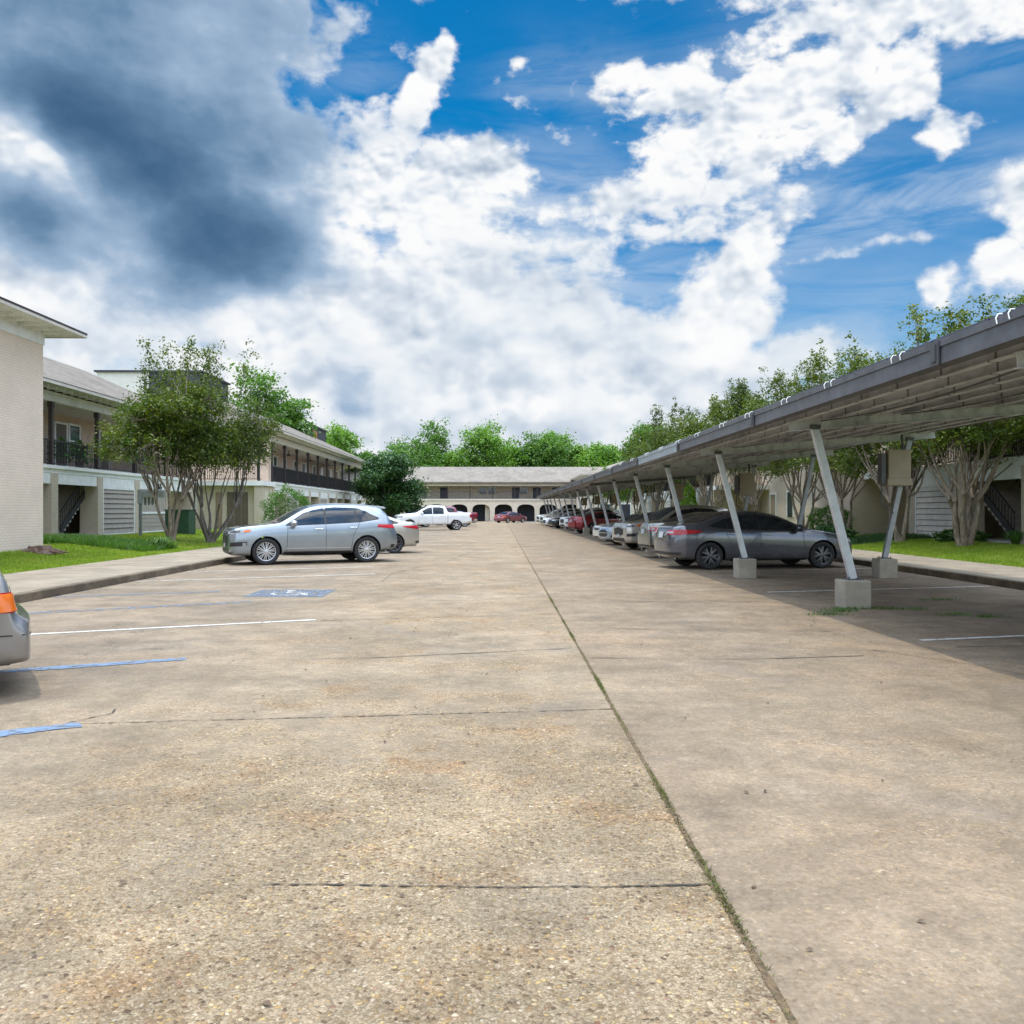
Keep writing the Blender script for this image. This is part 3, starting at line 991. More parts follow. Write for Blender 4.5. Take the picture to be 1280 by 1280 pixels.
def make_tree(name, loc, label, group, seed, H, base, cr, cz, ch, stems=5, nb=16, ncl=240, lpc=60, leaf=0.09, lm='leaf_myrtle', bm='bark_myrtle',
              tr=0.09, spread=0.5, csig=0.20, sprigs=0, lumps=0.42, cat='tree', fork=None, twigs=True, leanx=0.0, leany=0.0):
    """H height, base = height where crown starts, cr crown radius, cz crown centre height, ch crown half height"""
    rng = np.random.default_rng(seed)
    t = empty(name, loc, label, cat, group)
    tb = MB()
    fork = fork if fork else base * 0.9
    # lumps of the crown
    C = []
    for k in range(nb):
        while True:
            d = rng.normal(size=3)
            d /= np.linalg.norm(d)
            if d[2] > -0.55: break
        rr = rng.uniform(0.42, 0.92)
        C.append(np.array([d[0] * cr * rr + leanx, d[1] * cr * rr + leany, cz + d[2] * ch * rr]))
    C.append(np.array([leanx, leany, cz]))
    tops = []
    for k in range(stems):
        a = 2 * PI * k / max(1, stems) + rng.uniform(-0.4, 0.4)
        r0 = tr * (0.9 if stems > 1 else 0)
        r1 = spread * rng.uniform(0.6, 1.2) if stems > 1 else 0.1
        p0 = (math.cos(a) * r0, math.sin(a) * r0, -0.15)
        p1 = (math.cos(a) * r1 + leanx * 0.3, math.sin(a) * r1 + leany * 0.3, fork * rng.uniform(0.85, 1.12))
        P = curve_pts(p0, p1, rng, 7, 0.05)
        rads = [tr * (1.25 - 0.55 * i / 7) * (0.8 if stems > 2 else 1) for i in range(8)]
        rads[0] *= 1.35
        tb.tube(P, rads, 9)
        tops.append((np.array(P[-1]), rads[-1]))
    if stems > 1:
        tb.tube([(0, 0, -0.2), (0, 0, 0.12), (0, 0, 0.28)], [tr * 2.1, tr * 1.7, tr * 1.0], 10)
    for c in C:
        j = int(np.argmin([np.linalg.norm((tp - c)[:2]) + rng.uniform(0, 0.4) for tp, _ in tops]))
        tp, r = tops[j]
        tb.tube(curve_pts(tp, c, rng, 6, 0.10, 0.05), [r * 0.80, r * 0.66, r * 0.54, r * 0.42, r * 0.32, r * 0.22, r * 0.12], 6)
    lump_r = lumps * cr
    pts = []
    for i in range(ncl):
        c = C[rng.integers(len(C))]
        d = rng.normal(size=3)
        d /= np.linalg.norm(d)
        q = c + d * lump_r * rng.uniform(0.25, 1.1) ** 0.6 * np.array([1, 1, 0.75])
        if q[2] < base * 0.9: q[2] = base * 0.9 + rng.uniform(0, 0.4)
        if twigs and i % 2 == 0:
            tb.tube(curve_pts(c, q, rng, 3, 0.14), [tr * 0.16, tr * 0.12, tr * 0.09, tr * 0.05], 4, cap=False)
        sg = csig * rng.uniform(0.6, 1.4)
        m = int(lpc * rng.uniform(0.5, 1.4))
        pts.append(q + rng.normal(size=(m, 3)) * sg * np.array([1, 1, 0.7]))
    nspr = []
    for i in range(sprigs):
        if i % 3 == 0: nspr.append((rng.uniform(0, 2 * PI), rng.uniform(0.1, 0.65)))
        a = nspr[-1][0] + rng.normal() * 0.25
        rr = cr * nspr[-1][1]
        p0 = np.array([math.cos(a) * rr + leanx, math.sin(a) * rr + leany, cz + ch * 0.55])
        p1 = p0 + np.array([rng.normal() * 0.35, rng.normal() * 0.35, (H - cz - ch * 0.55) * rng.uniform(0.6, 1.0)])
        P = curve_pts(p0, p1, rng, 5, 0.08)
        tb.tube(P, [tr * 0.2, tr * 0.17, tr * 0.14, tr * 0.1, tr * 0.08, tr * 0.04], 5, cap=False)
        for p in P[2:]:
            for _ in range(3):
                q = np.array(p) + rng.normal(size=3) * 0.17
                pts.append(q + rng.normal(size=(max(8, lpc // 3), 3)) * 0.09)
    pts = np.concatenate(pts)
    tb.build('trunk', bm, t, smooth=True)
    quad_mesh('crown', leaf_arrays(pts, leaf, rng), lm, t)
    return t


def bush(name, loc, label, seed, rx, ry, rz, n, leaf, lm, group=None, cat='bush'):
    rng = np.random.default_rng(seed)
    t = empty(name, loc, label, cat, group)
    d = rng.normal(size=(n, 3))
    d /= np.linalg.norm(d, axis=1)[:, None]
    bumpy = 1 + 0.13 * np.sin(d[:, 0] * 7 + seed) * np.sin(d[:, 1] * 6) + 0.10 * np.sin(d[:, 2] * 9 + d[:, 0] * 8)
    r = rng.uniform(0.72, 1.0, size=n) ** 0.7 * bumpy
    p = d * r[:, None] * np.array([rx, ry, rz])
    p[:, 2] += rz * 0.92
    p = p[p[:, 2] > 0.03]
    tb = MB()
    for k in range(14):
        dd = rng.normal(size=3)
        dd[2] = abs(dd[2]) + 0.5
        dd /= np.linalg.norm(dd)
        tb.tube(curve_pts((0, 0, -0.05), (dd[0] * rx * 0.8, dd[1] * ry * 0.8, dd[2] * rz * 1.2), rng, 4, 0.1), [0.03, 0.025, 0.02, 0.014, 0.008], 5)
    tb.build('stem', 'bark_dark', t, smooth=True)
    quad_mesh('foliage', leaf_arrays(p, leaf, rng), lm, t)
    return t


def tuft(name, loc, label, seed, n, h, spread, lm, cat='plant'):
    """arching blades fanning out of one crown"""
    rng = np.random.default_rng(seed)
    t = empty(name, loc, label, cat)
    V = []
    for i in range(n):
        a = rng.uniform(0, 2 * PI)
        L = h * rng.uniform(0.6, 1.2)
        o = spread * rng.uniform(0.2, 1.0)
        sd = np.array([-math.sin(a), math.cos(a), 0]) * 0.012
        d = np.array([math.cos(a), math.sin(a), 0])
        b0 = d * rng.uniform(0, 0.10) + np.array([0, 0, -0.02])
        P = [b0, b0 + d * o * 0.35 + np.array([0, 0, L * 0.75]), b0 + d * o * 0.8 + np.array([0, 0, L * 0.85]), b0 + d * o * 1.15 + np.array([0, 0, L * 0.55])]
        for k in range(3):
            w0, w1 = (1.0, 1.0, 0.7)[k], (1.0, 0.7, 0.1)[k]
            V += [P[k] - sd * w0, P[k] + sd * w0, P[k + 1] + sd * w1, P[k + 1] - sd * w1]
    quad_mesh('foliage', np.array(V), lm, t)
    m_ = MB().tube([(0, 0, -0.06), (0, 0, 0.05)], [0.07, 0.05], 8)
    m_.build('root_crown', 'bark_dark', t)
    return t


def blades(name, pts, h, w, rng, mat, lean=0.4):
    """triangular blades standing at pts"""
    n = len(pts)
    a = rng.uniform(0, 2 * PI, n)
    hh = h * rng.uniform(0.5, 1.3, n)
    ln = rng.normal(size=(n, 2)) * lean * hh[:, None]
    v = np.empty((n, 3, 3))
    v[:, 0] = pts + np.stack([np.cos(a) * w / 2, np.sin(a) * w / 2, np.zeros(n)], 1)
    v[:, 1] = pts - np.stack([np.cos(a) * w / 2, np.sin(a) * w / 2, np.zeros(n)], 1)
    v[:, 2] = pts + np.stack([ln[:, 0], ln[:, 1], hh], 1)
    return quad_mesh(name, v.reshape(-1, 3), mat, None, 3)


def lawn_blades(x0, x1, y0, y1, n, zf, seed):
    rng = np.random.default_rng(seed)
    x = rng.uniform(x0, x1, n)
    y = rng.uniform(y0, y1, n)
    pts = np.stack([x, y, np.array([zf(a, b) for a, b in zip(x, y)]) - 0.005], 1)
    o = blades('lawn_grass', pts, 0.075, 0.022, rng, 'grass_blade')
    tag(o, kind='stuff')
    return o


# ------------------------------------------------------------------ buildings
def wpart(o, parent):
    """parent a part whose vertices were written in world coordinates"""
    o.parent = parent
    o.matrix_parent_inverse = Matrix.Translation(parent.location).inverted()
    return o


def W_(mb, name, mat, parent, **k):
    o = mb.build(name, mat, None, **k)
    par = parent
    if isinstance(par, bpy.types.Object) and par.type == 'MESH':
        # sub-part: the parent mesh already sits in world coordinates through its own inverse
        o.parent = par
        o.matrix_parent_inverse = Matrix.Identity(4)
        return o
    return wpart(o, par)


def hip_roof(xa, xb, ya, yb, ze, zr, hip, thick=0.14, ridge_axis='y'):
    """closed hip roof; xa..xb, ya..yb eaves; hip = inset of ridge ends"""
    m = MB()
    if ridge_axis == 'y':
        xm = (xa + xb) / 2
        r = [(xm, ya + hip, zr), (xm, yb - hip, zr)]
    else:
        ym = (ya + yb) / 2
        r = [(xa + hip, ym, zr), (xb - hip, ym, zr)]
    e = [(xa, ya, ze), (xb, ya, ze), (xb, yb, ze), (xa, yb, ze)]
    b = [(x, y, ze - thick) for (x, y, z) in e]
    if ridge_axis == 'y':
        f = [(0, 1, 4), (1, 2, 5, 4), (2, 3, 5), (3, 0, 4, 5)]
    else:
        f = [(3, 0, 4), (0, 1, 5, 4), (1, 2, 5), (2, 3, 4, 5)]
    f += [(0, 6, 7, 1), (1, 7, 8, 2), (2, 8, 9, 3), (3, 9, 6, 0), (6, 9, 8, 7)]
    m.add(e + r + b, f)
    return m


def wing(loc_label, xf, s, y0, y1, gz, nb, ground, upper, wall_m='gallery_wall', roof_m='roof_shingle', ridge_in=5.2, zr=9.1, hip=(2.5), depth=10.5,
         cat='apartment building', name='apartment_building', rail_dense=0.12, header_m='white_trim', pill_w=0.5, pill_d=0.75):
    def X(d): return xf + s * d
    zs0, zs1 = 2.97, 3.24          # gallery slab
    zb0, zb1 = 5.74, 6.12          # white eave beam
    T = empty(name, (X(2), (y0 + y1) / 2, gz), loc_label, cat)
    bay = (y1 - y0) / nb
    yy = [y0 + bay * i for i in range(nb + 1)]
    # main body
    w = MB()
    w.box(X(2.3), X(depth), y0, y1, gz - 0.3, zb1 + 0.02)
    W_(w, 'wall', wall_m, T)
    fl = MB().box(X(0.03), X(2.3 - 0.003), y0, y1, gz - 0.3, gz + 0.06)
    W_(fl, 'patio', 'stair_concrete', T)
    sl = MB()
    sl.box(X(0.0), X(2.297), y0 - 0.02, y1 + 0.02, zs0, zs1)
    sl.box(X(-0.07), X(0.0), y0 - 0.05, y1 + 0.05, zs1 - 0.10, zs1 + 0.03)
    W_(sl, 'gallery_floor', 'white_trim', T)
    bm = MB()
    bm.box(X(0.0), X(0.25), y0, y1, zb0, zb1)
    bm.box(X(-0.04), X(0.0), y0, y1, zb1 - 0.12, zb1 - 0.02)
    W_(bm, 'eave_beam', 'cream_trim', T)
    W_(MB().box(X(0.25), X(2.297), y0, y1, zb0 + 0.05, zb0 + 0.12), 'gallery_ceiling', 'ceiling_tan', T)
    # roof
    xa, xb = sorted((X(-0.72), X(2 * ridge_in + 0.72)))
    rf = W_(hip_roof(xa, xb, y0 - 0.5, y1 + 0.5, zb1 + 0.26, zr, hip), 'roof', roof_m, T)
    so = MB()
    so.box(X(-0.70), X(0.2), y0 - 0.4, y1 + 0.4, zb1 + 0.104, zb1 + 0.1175)
    so.box(X(-0.745), X(-0.722), y0 - 0.5, y1 + 0.5, zb1 + 0.10, zb1 + 0.20)
    W_(so, 'soffit', 'cream_trim', T)
    y = y0 + 0.3
    while y < y1:
        W_(MB().box(X(-0.42), X(-0.05), y, y + 0.09, zb1 + 0.005, zb1 + 0.1035), 'rafter_tail', 'white_trim', T)
        y += 0.62
    # pillars, posts
    for y in yy:
        ya, yb = y - pill_w / 2, y + pill_w / 2
        if y == yy[0]: ya, yb = y, y + pill_w
        if y == yy[-1]: ya, yb = y - pill_w, y
        p = MB()
        p.box(X(-0.03), X(pill_d), ya, yb, gz - 0.2, zs0 - 0.003)
        p.box(X(-0.05), X(pill_d + 0.02), ya - 0.02, yb + 0.02, gz - 0.2, gz + 0.12)
        W_(p, 'pillar', 'pillar_brick', T, bev=0.01)
        q = MB()
        ym = (ya + yb) / 2
        q.box(X(0.06), X(0.20), ym - 0.07, ym + 0.07, zs1, zb0 - 0.002)
        q.box(X(0.03), X(0.23), ym - 0.10, ym + 0.10, zb0 - 0.22, zb0 - 0.004)
        q.box(X(0.03), X(0.23), ym - 0.10, ym + 0.10, zs1, zs1 + 0.14)
        W_(q, 'gallery_post', 'dark_wood', T)
    for i in range(nb):
        a, b = yy[i] + pill_w / 2 + 0.003, yy[i + 1] - pill_w / 2 - 0.003
        if i == 0: a = yy[0] + pill_w + 0.003
        if i == nb - 1: b = yy[-1] - pill_w - 0.003
        # header panel
        W_(MB().box(X(0.02), X(0.20), a, b, zs0 - 0.42, zs0 - 0.003), 'header', header_m, T)
        zt = zs0 - 0.425
        kind = ground[i % len(ground)]
        if kind == 'siding' or kind == 'light':
            fr = MB()
            fr.box(X(0.06), X(0.14), a, b, gz + 0.02, zt)
            n = int((zt - gz) / 0.215)
            pm = W_(fr, 'siding_panel', 'door_brown', T)  # dark backing paints in the shade between the lap boards
            lp = MB()
            hh = (zt - gz - 0.10) / n
            for k in range(n):
                z = gz + 0.06 + k * hh
                u0, u1 = X(0.0), X(0.055)
                lp.prism([(X(0.058), z), (X(-0.005), z), (X(0.040), z + hh * 0.90), (X(0.058), z + hh * 0.90)], 'y', a + 0.10, b - 0.10)
            W_(lp, 'lap_boards', 'siding_light' if kind == 'light' else 'siding_grey', pm)
            tr = MB()
            for (u, v) in ((a, a + 0.09), (b - 0.09, b)): tr.box(X(-0.01), X(0.056), u, v, gz + 0.05, zt)
            tr.box(X(-0.01), X(0.056), a + 0.092, b - 0.092, zt - 0.09, zt)
            tr.box(X(-0.02), X(0.056), a, b, gz - 0.02, gz + 0.047)
            W_(tr, 'panel_trim', 'white_trim', pm)
        elif kind == 'vert':
            pm = W_(MB().box(X(0.06), X(0.14), a, b, gz + 0.02, zt), 'siding_panel', 'siding_grey', T)
            lp = MB()
            y = a + 0.10
            while y < b - 0.12:
                lp.box(X(0.03), X(0.058), y, y + 0.25, gz + 1.03, zt - 0.02)
                y += 0.275
            for k in range(4): lp.box(X(0.03), X(0.058), a + 0.1, b - 0.1, gz + 0.07 + k * 0.20, gz + 0.255 + k * 0.20)
            W_(lp, 'lap_boards', 'siding_grey', pm)
            tr = MB()
            tr.box(X(-0.01), X(0.057), a, b, gz + 0.90, gz + 1.01)
            tr.box(X(-0.01), X(0.057), a, b, gz - 0.02, gz + 0.05)
            W_(tr, 'panel_trim', 'white_trim', pm)
        elif kind == 'stair':
            st = MB()
            n = 15
            for k in range(n):
                z = gz + 0.06 + (zs0 - gz) * (k + 1) / n
                y = a + 1.3 + (b - a) * k / n
                st.box(X(0.6), X(2.2), y, y + 0.34, z - 0.16, z)
            sp = W_(st, 'staircase', 'stair_concrete', T)
            h = MB()
            pa = Vector((X(0.55), a + 1.35, gz + 1.0))
            pb = Vector((X(0.55), b + 0.6, gz + 1.0 + (zs0 - gz) * (b - a - 0.75) / (b - a)))
            h.bar(pa, pb, 0.05, 0.07)
            h.bar(pa - Vector((0, 0, 0.75)), pb - Vector((0, 0, 0.75)), 0.05, 0.25)
            for k in range(16):
                p = pa.lerp(pb, k / 15)
                h.bar(p, p - Vector((0, 0, 0.8)), 0.025, 0.025, (0, 1, 0))
            W_(h, 'handrail', 'dark_iron', sp)
            W_(MB().box(X(2.24), X(2.29), a, b, gz, zs0), 'stair_back_wall', 'gallery_wall', T)
        elif kind == 'door':
            W_(MB().box(X(1.6), X(1.75), a - 0.2, b + 0.2, gz, zs0), 'recess_wall', 'tan_brick', T)
            ym = (a + b) / 2
            dr = W_(MB().box(X(1.53), X(1.597), ym - 0.5, ym + 0.5, gz + 0.06, gz + 2.15), 'door', 'door_dark', T)
            f = MB()
            f.box(X(1.55), X(1.598), ym - 0.60, ym - 0.503, gz + 0.06, gz + 2.25)
            f.box(X(1.55), X(1.598), ym + 0.503, ym + 0.60, gz + 0.06, gz + 2.25)
            f.box(X(1.55), X(1.598), ym - 0.503, ym + 0.503, gz + 2.153, gz + 2.25)
            W_(f, 'door_frame', 'white_trim', dr)
        else:
            W_(MB().box(X(1.8), X(1.95), a, b, gz, zs0), 'recess_wall', 'tan_brick', T)
            ym = (a + b) / 2
            dr = W_(MB().box(X(1.74), X(1.797), ym - 0.9, ym + 0.4, gz + 0.06, gz + 2.2), 'door', 'door_brown', T)
        # railing
        rl = MB()
        ra, rb = yy[i] + 0.10, yy[i + 1] - 0.10
        rl.box(X(0.10), X(0.16), ra, rb, zs1 + 0.98, zs1 + 1.04)
        rl.box(X(0.11), X(0.15), ra, rb, zs1 + 0.09, zs1 + 0.13)
        y = ra + 0.05
        while y < rb:
            rl.box(X(0.118), X(0.142), y, y + 0.022 + (0.012 if rail_dense > 0.15 else 0), zs1 + 0.13, zs1 + 0.98)
            y += rail_dense
        W_(rl, 'railing', 'dark_iron', T)
        # upper wall openings
        for (kind, o_, wd) in upper[i % len(upper)]:
            yc = yy[i] + bay * o_
            z0_, z1_ = (zs1 + 0.75, zs1 + 2.15) if kind == 'win' else (zs1 + 0.02, zs1 + 2.12)
            fr = MB()
            fr.box(X(2.23), X(2.297), yc - wd / 2 - 0.09, yc - wd / 2, z0_ - 0.05, z1_ + 0.09)
            fr.box(X(2.23), X(2.297), yc + wd / 2, yc + wd / 2 + 0.09, z0_ - 0.05, z1_ + 0.09)
            fr.box(X(2.23), X(2.297), yc - wd / 2, yc + wd / 2, z1_, z1_ + 0.09)
            if kind == 'win':
                fr.box(X(2.22), X(2.297), yc - wd / 2, yc + wd / 2, z0_ - 0.05, z0_)
                fr.box(X(2.235), X(2.297), yc - wd / 2, yc + wd / 2, (z0_ + z1_) / 2 - 0.03, (z0_ + z1_) / 2 + 0.03)
                o = W_(fr, 'window', 'white_trim', T)
                W_(MB().box(X(2.26), X(2.29), yc - wd / 2, yc + wd / 2, z0_, z1_), 'pane', 'house_glass', o)
            else:
                o = W_(fr, 'door', 'white_trim', T)
                W_(MB().box(X(2.25), X(2.29), yc - wd / 2, yc + wd / 2, z0_, z1_), 'door_leaf', 'door_brown' if kind == 'door' else 'door_dark', o)
    return T


def simple_block(name, label, x0, x1, y0, y1, gz, h, wall_m, roof_m, over, zr, hip, axis='y', cat='apartment building', face=+1):
    T = empty(name, ((x0 + x1) / 2, (y0 + y1) / 2, gz), label, cat)
    W_(MB().box(x0, x1, y0, y1, gz - 0.5, h), 'wall', wall_m, T)
    W_(hip_roof(x0 - over, x1 + over, y0 - over, y1 + over, h + 0.22, zr, hip, 0.10, axis), 'roof', roof_m, T)
    W_(MB().box(x0 - over + 0.02, x1 + over - 0.02, y0 - over + 0.02, y1 + over - 0.02, h + 0.108, h + 0.1185), 'soffit', 'white_trim', T)
    c = MB()
    # frieze board and corbels under the eaves
    c.box(x0 - 0.03, x1 + 0.03, y0 - 0.03, y0, h - 0.28, h + 0.107)
    c.box(x0 - 0.03, x1 + 0.03, y1, y1 + 0.03, h - 0.28, h + 0.107)
    c.box(x0 - 0.03, x0, y0, y1, h - 0.28, h + 0.107)
    c.box(x1, x1 + 0.03, y0, y1, h - 0.28, h + 0.107)
    W_(c, 'frieze', 'white_trim', T)
    y = y0 + 0.4
    while y < y1 and face:
        (xa, xb) = (x0 - over + 0.06, x0 - 0.033) if face < 0 else (x1 + 0.033, x1 + over - 0.06)
        W_(MB().box(xa + (0.0 if face > 0 else 0.30), xb - (0.30 if face > 0 else 0.0), y, y + 0.12, h + 0.015, h + 0.1075), 'corbel', 'white_trim', T)
        y += 0.62
    x = x0 + 0.4
    while x < x1 and face < 0:
        W_(MB().box(x, x + 0.12, y0 - over + 0.06, y0 - 0.033, h + 0.0, h + 0.1075), 'corbel', 'white_trim', T)
        x += 0.62
    g_ = MB()
    g_.box(x0 - over - 0.03, x0 - over, y0 - over, y1 + over, h + 0.175, h + 0.23)
    g_.box(x1 + over, x1 + over + 0.03, y0 - over, y1 + over, h + 0.175, h + 0.23)
    g_.box(x0 - over, x1 + over, y1 + over, y1 + over + 0.03, h + 0.175, h + 0.23)
    W_(g_, 'drip_edge', 'dark_wood', T)
    g_ = MB()
    g_.box(x0 - over - 0.02, x0 - over, y0 - over, y1 + over, h + 0.09, h + 0.172)
    g_.box(x1 + over, x1 + over + 0.02, y0 - over, y1 + over, h + 0.09, h + 0.172)
    g_.box(x0 - over, x1 + over, y1 + over, y1 + over + 0.02, h + 0.09, h + 0.172)
    g_.box(x0 - over, x1 + over, y0 - over - 0.02, y0 - over, h + 0.09, h + 0.172)
    W_(g_, 'eave_board', 'cream_trim', T)
    return T


A_ = simple_block('brick_building', 'tall plain cream painted brick end wall with corbelled eaves, nearest building on the left', -25.0, -13.35, 8.0, 25.9, 0.45, 6.62, 'painted_brick', 'roof_shingle', 0.86, 9.6, 5.5)

B_ = wing('two-storey gallery building with dark posts behind the two crape myrtles on the left lawn', -17.3, -1, 26.6, 50.0, 0.45, 6,
          ['siding', 'open', 'stair', 'siding', 'vert', 'open'],
          [[('door', 0.5, 0.95)], [('door', 0.35, 0.95), ('win', 0.75, 0.9)], [('door', 0.2, 0.95), ('win', 0.6, 0.9)], [('door', 0.3, 0.95), ('win', 0.62, 0.9)], [('door', 0.4, 0.95)], [('win', 0.5, 1.0)]])
C_ = wing('long two-storey building with dark railed gallery in the left middle distance', -13.9, -1, 54.0, 89.0, 0.40, 10,
          ['open', 'siding', 'open', 'open', 'siding', 'open', 'open', 'open', 'light', 'open'],
          [[('door', 0.5, 0.95)], [('win', 0.5, 1.0)], [('door', 0.3, 0.95), ('win', 0.7, 0.9)]], header_m='white_trim', roof_m='roof_shingle')
# end wall of the long building facing the camera, with its tall panelled entrance
em = MB()
em.box(-20.6, -13.9, 52.0, 54.0, 0.0, 2.95)
W_(em, 'end_wall', 'stucco_cream', C_)
W_(MB().box(-20.6, -13.7, 51.3, 53.98, 2.97, 3.24), 'canopy', 'white_trim', C_)
W_(MB().box(-14.3, -13.8, 51.4, 51.85, 0.2, 2.965), 'pillar', 'pillar_brick', C_)
for k, xd in enumerate((-15.0, -15.42, -15.84, -16.5)):
    W_(MB().box(xd - 0.2, xd + 0.17, 51.93, 51.997, 0.46, 2.6), 'door_panel', 'door_brown' if k < 3 else 'door_tan', C_)
wf = MB()
wf.box(-18.7, -18.6, 51.9, 51.997, 1.1, 2.6); wf.box(-17.9, -17.8, 51.9, 51.997, 1.1, 2.6); wf.box(-18.6, -17.9, 51.9, 51.997, 2.5, 2.6); wf.box(-18.6, -17.9, 51.9, 51.997, 1.1, 1.2); wf.box(-18.6, -17.9, 51.92, 51.997, 1.83, 1.88)
wo_ = W_(wf, 'window', 'white_trim', C_)
W_(MB().box(-18.6, -17.9, 51.95, 51.99, 1.2, 2.5), 'pane', 'house_glass', wo_)
W_(MB().box(-20.6, -14.0, 53.4, 54.0, 3.24, 5.72), 'upper_end_wall', 'gallery_wall', C_)
W_(MB().box(-14.15, -14.02, 51.5, 51.63, 3.24, 6.0), 'gallery_post', 'dark_wood', C_)
rl = MB()
rl.box(-20.5, -13.9, 51.42, 51.48, 4.22, 4.28); rl.box(-20.5, -13.9, 51.43, 51.47, 3.33, 3.37)
x = -20.4
while x < -13.95:
    rl.box(x, x + 0.025, 51.44, 51.465, 3.37, 4.22); x += 0.12
W_(rl, 'railing', 'dark_iron', C_)
# ceiling fans under the gallery
for k in (2, 4, 6):
    f = MB()
    yc, xc = 54 + 3.5 * k + 1.7, -15.0
    f.tube([(xc, yc, 5.78), (xc, yc, 5.5)], 0.03, 6)
    f.tube([(xc, yc, 5.52), (xc, yc, 5.40)], 0.11, 10)
    for a in range(5):
        d = Vector((math.cos(a * 1.2566), math.sin(a * 1.2566), 0))
        f.bar(Vector((xc, yc, 5.46)) + d * 0.1, Vector((xc, yc, 5.46)) + d * 0.62, 0.13, 0.012)
    fo = W_(f, 'ceiling_fan', 'dark_wood', C_)

# stacked rooftop dormer boxes beyond the ridges
def dormer(label, x0, x1, xs, y0, y1, z0, z1, orange=False):
    T = empty('roof_pavilion', ((x0 + x1) / 2, (y0 + y1) / 2, z0), label, 'roof pavilion')
    W_(MB().box(x0, xs, y0, y1, z0 - 6, z1), 'wall', 'stucco_white', T)
    W_(MB().box(xs, x1, y0 - 0.002, y1, z0 - 6, z1 + 0.0), 'mansard', 'slate_dark', T)
    W_(MB().box(x0 - 0.15, x1 + 0.15, y0 - 0.15, y1 + 0.15, z1, z1 + 0.12), 'parapet_cap', 'fascia_grey' if orange else 'slate_dark', T)
    if orange:
        W_(MB().box(x1, x1 + 0.05, y0 + 0.6, y0 + 2.6, z1 - 1.3, z1 - 0.5), 'vent_panel', 'orange_bit', T)
    return T


dormer('rooftop block with white stucco wall and dark slate side behind the left crape myrtles', -27.3, -20.3, -23.8, 60, 66, 8.5, 10.9)
dormer('small rooftop block with white wall and dark side on the far left roofline', -23.9, -20.9, -21.2, 98, 106, 8.5, 11.0, True)

# far building across the end of the lot
FY = 125.0
T = empty('apartment_building', (-3, FY + 2, 0.1), 'long two-storey building with arches closing the far end of the lot', 'apartment building')
XA, XB = -27.0, 23.0
sp_, c0 = 3.18, 0.5
arc_m = MB()


def arch_pts(cx, w, zs, zt, n=14):
    return [(cx - w / 2 * math.copysign(abs(math.cos(PI * i / n)) ** 0.75, math.cos(PI * i / n)), zs + (zt - zs) * math.sin(PI * i / n) ** 0.72) for i in range(n + 1)]


i0 = int((XA - c0) / sp_) + 1
i1 = int((XB - c0) / sp_)
prev = XA
zT = 2.95
for k in range(i0, i1):
    cx = c0 + sp_ * k
    xl, xr = cx - 1.25, cx + 1.25
    arc_m.box(prev, xl, FY, FY + 0.35, -0.1, zT)
    ap = arch_pts(cx, 2.5, 1.45, 2.42)
    for (p, q) in zip(ap[:-1], ap[1:]):
        arc_m.prism([(p[0], p[1]), (q[0], q[1]), (q[0], zT), (p[0], zT)], 'y', FY, FY + 0.35)
    prev = xr
arc_m.box(prev, XB, FY, FY + 0.35, -0.1, zT)
W_(arc_m, 'arcade_wall', 'stucco_cream', T)
W_(MB().box(XA, XB, FY + 2.6, FY + 12, -0.1, 5.3), 'wall', 'gallery_far', T)
W_(MB().box(XA, XB, FY + 2.4, FY + 2.597, 0, zT), 'garage_back', 'garage_dark', T)
for k in (-1, -3):
    W_(MB().box(c0 + sp_ * k + 0.55, c0 + sp_ * k + 1.2, FY + 0.9, FY + 2.39, 0, zT), 'pier', 'stucco_cream', T)
sl = MB()
sl.box(XA, XB, FY - 0.12, FY + 2.597, zT + 0.003, 3.2)
W_(sl, 'gallery_floor', 'cream_trim', T)
W_(MB().box(XA, XB, FY - 0.05, FY + 0.2, 5.02, 5.38), 'eave_beam', 'cream_trim', T)
W_(MB().box(XA, XB, FY + 0.2, FY + 2.597, 5.2, 5.28), 'gallery_ceiling', 'ceiling_tan', T)
W_(hip_roof(XA - 0.5, XB + 0.5, FY - 0.6, FY + 13, 5.60, 8.05, 0.3, 0.2, 'x'), 'roof', 'roof_far', T)
for k in range(i0, i1 + 1):
    x = c0 + sp_ * (k - 0.5)
    W_(MB().box(x - 0.07, x + 0.07, FY + 0.0, FY + 0.14, 3.2, 5.02), 'gallery_post', 'dark_wood', T)
    r_ = MB()
    r_.box(x + 0.08, x + sp_ - 0.08, FY + 0.02, FY + 0.07, 4.16, 4.22)
    r_.box(x + 0.08, x + sp_ - 0.08, FY + 0.02, FY + 0.07, 3.27, 3.31)
    u = x + 0.15
    while u < x + sp_ - 0.1:
        r_.box(u, u + 0.025, FY + 0.03, FY + 0.06, 3.3, 4.16); u += 0.2
    W_(r_, 'railing', 'dark_iron', T)
for (px0, px1, kd) in [(550, 559, 'd'), (599, 608, 'w'), (610, 619, 'w'), (640, 649, 'd'), (650, 659, 'w'), (520, 529, 'w'), (666, 676, 'd'), (690, 698, 'w')]:
    xa, xb = (px0 - 625) / 1100 * 127.5, (px1 - 625) / 1100 * 127.5
    z0_ = 3.25 if kd == 'd' else 3.9
    f = MB()
    f.box(xa - 0.09, xa, FY + 2.54, FY + 2.598, z0_, 5.0); f.box(xb, xb + 0.09, FY + 2.54, FY + 2.598, z0_, 5.0)
    f.box(xa, xb, FY + 2.54, FY + 2.598, 4.9, 5.0)
    o = W_(f, 'window' if kd == 'w' else 'door', 'cream_trim', T)
    W_(MB().box(xa, xb, FY + 2.56, FY + 2.59, z0_, 4.9), 'pane' if kd == 'w' else 'door_leaf', 'house_glass' if kd == 'w' else 'door_dark', o)

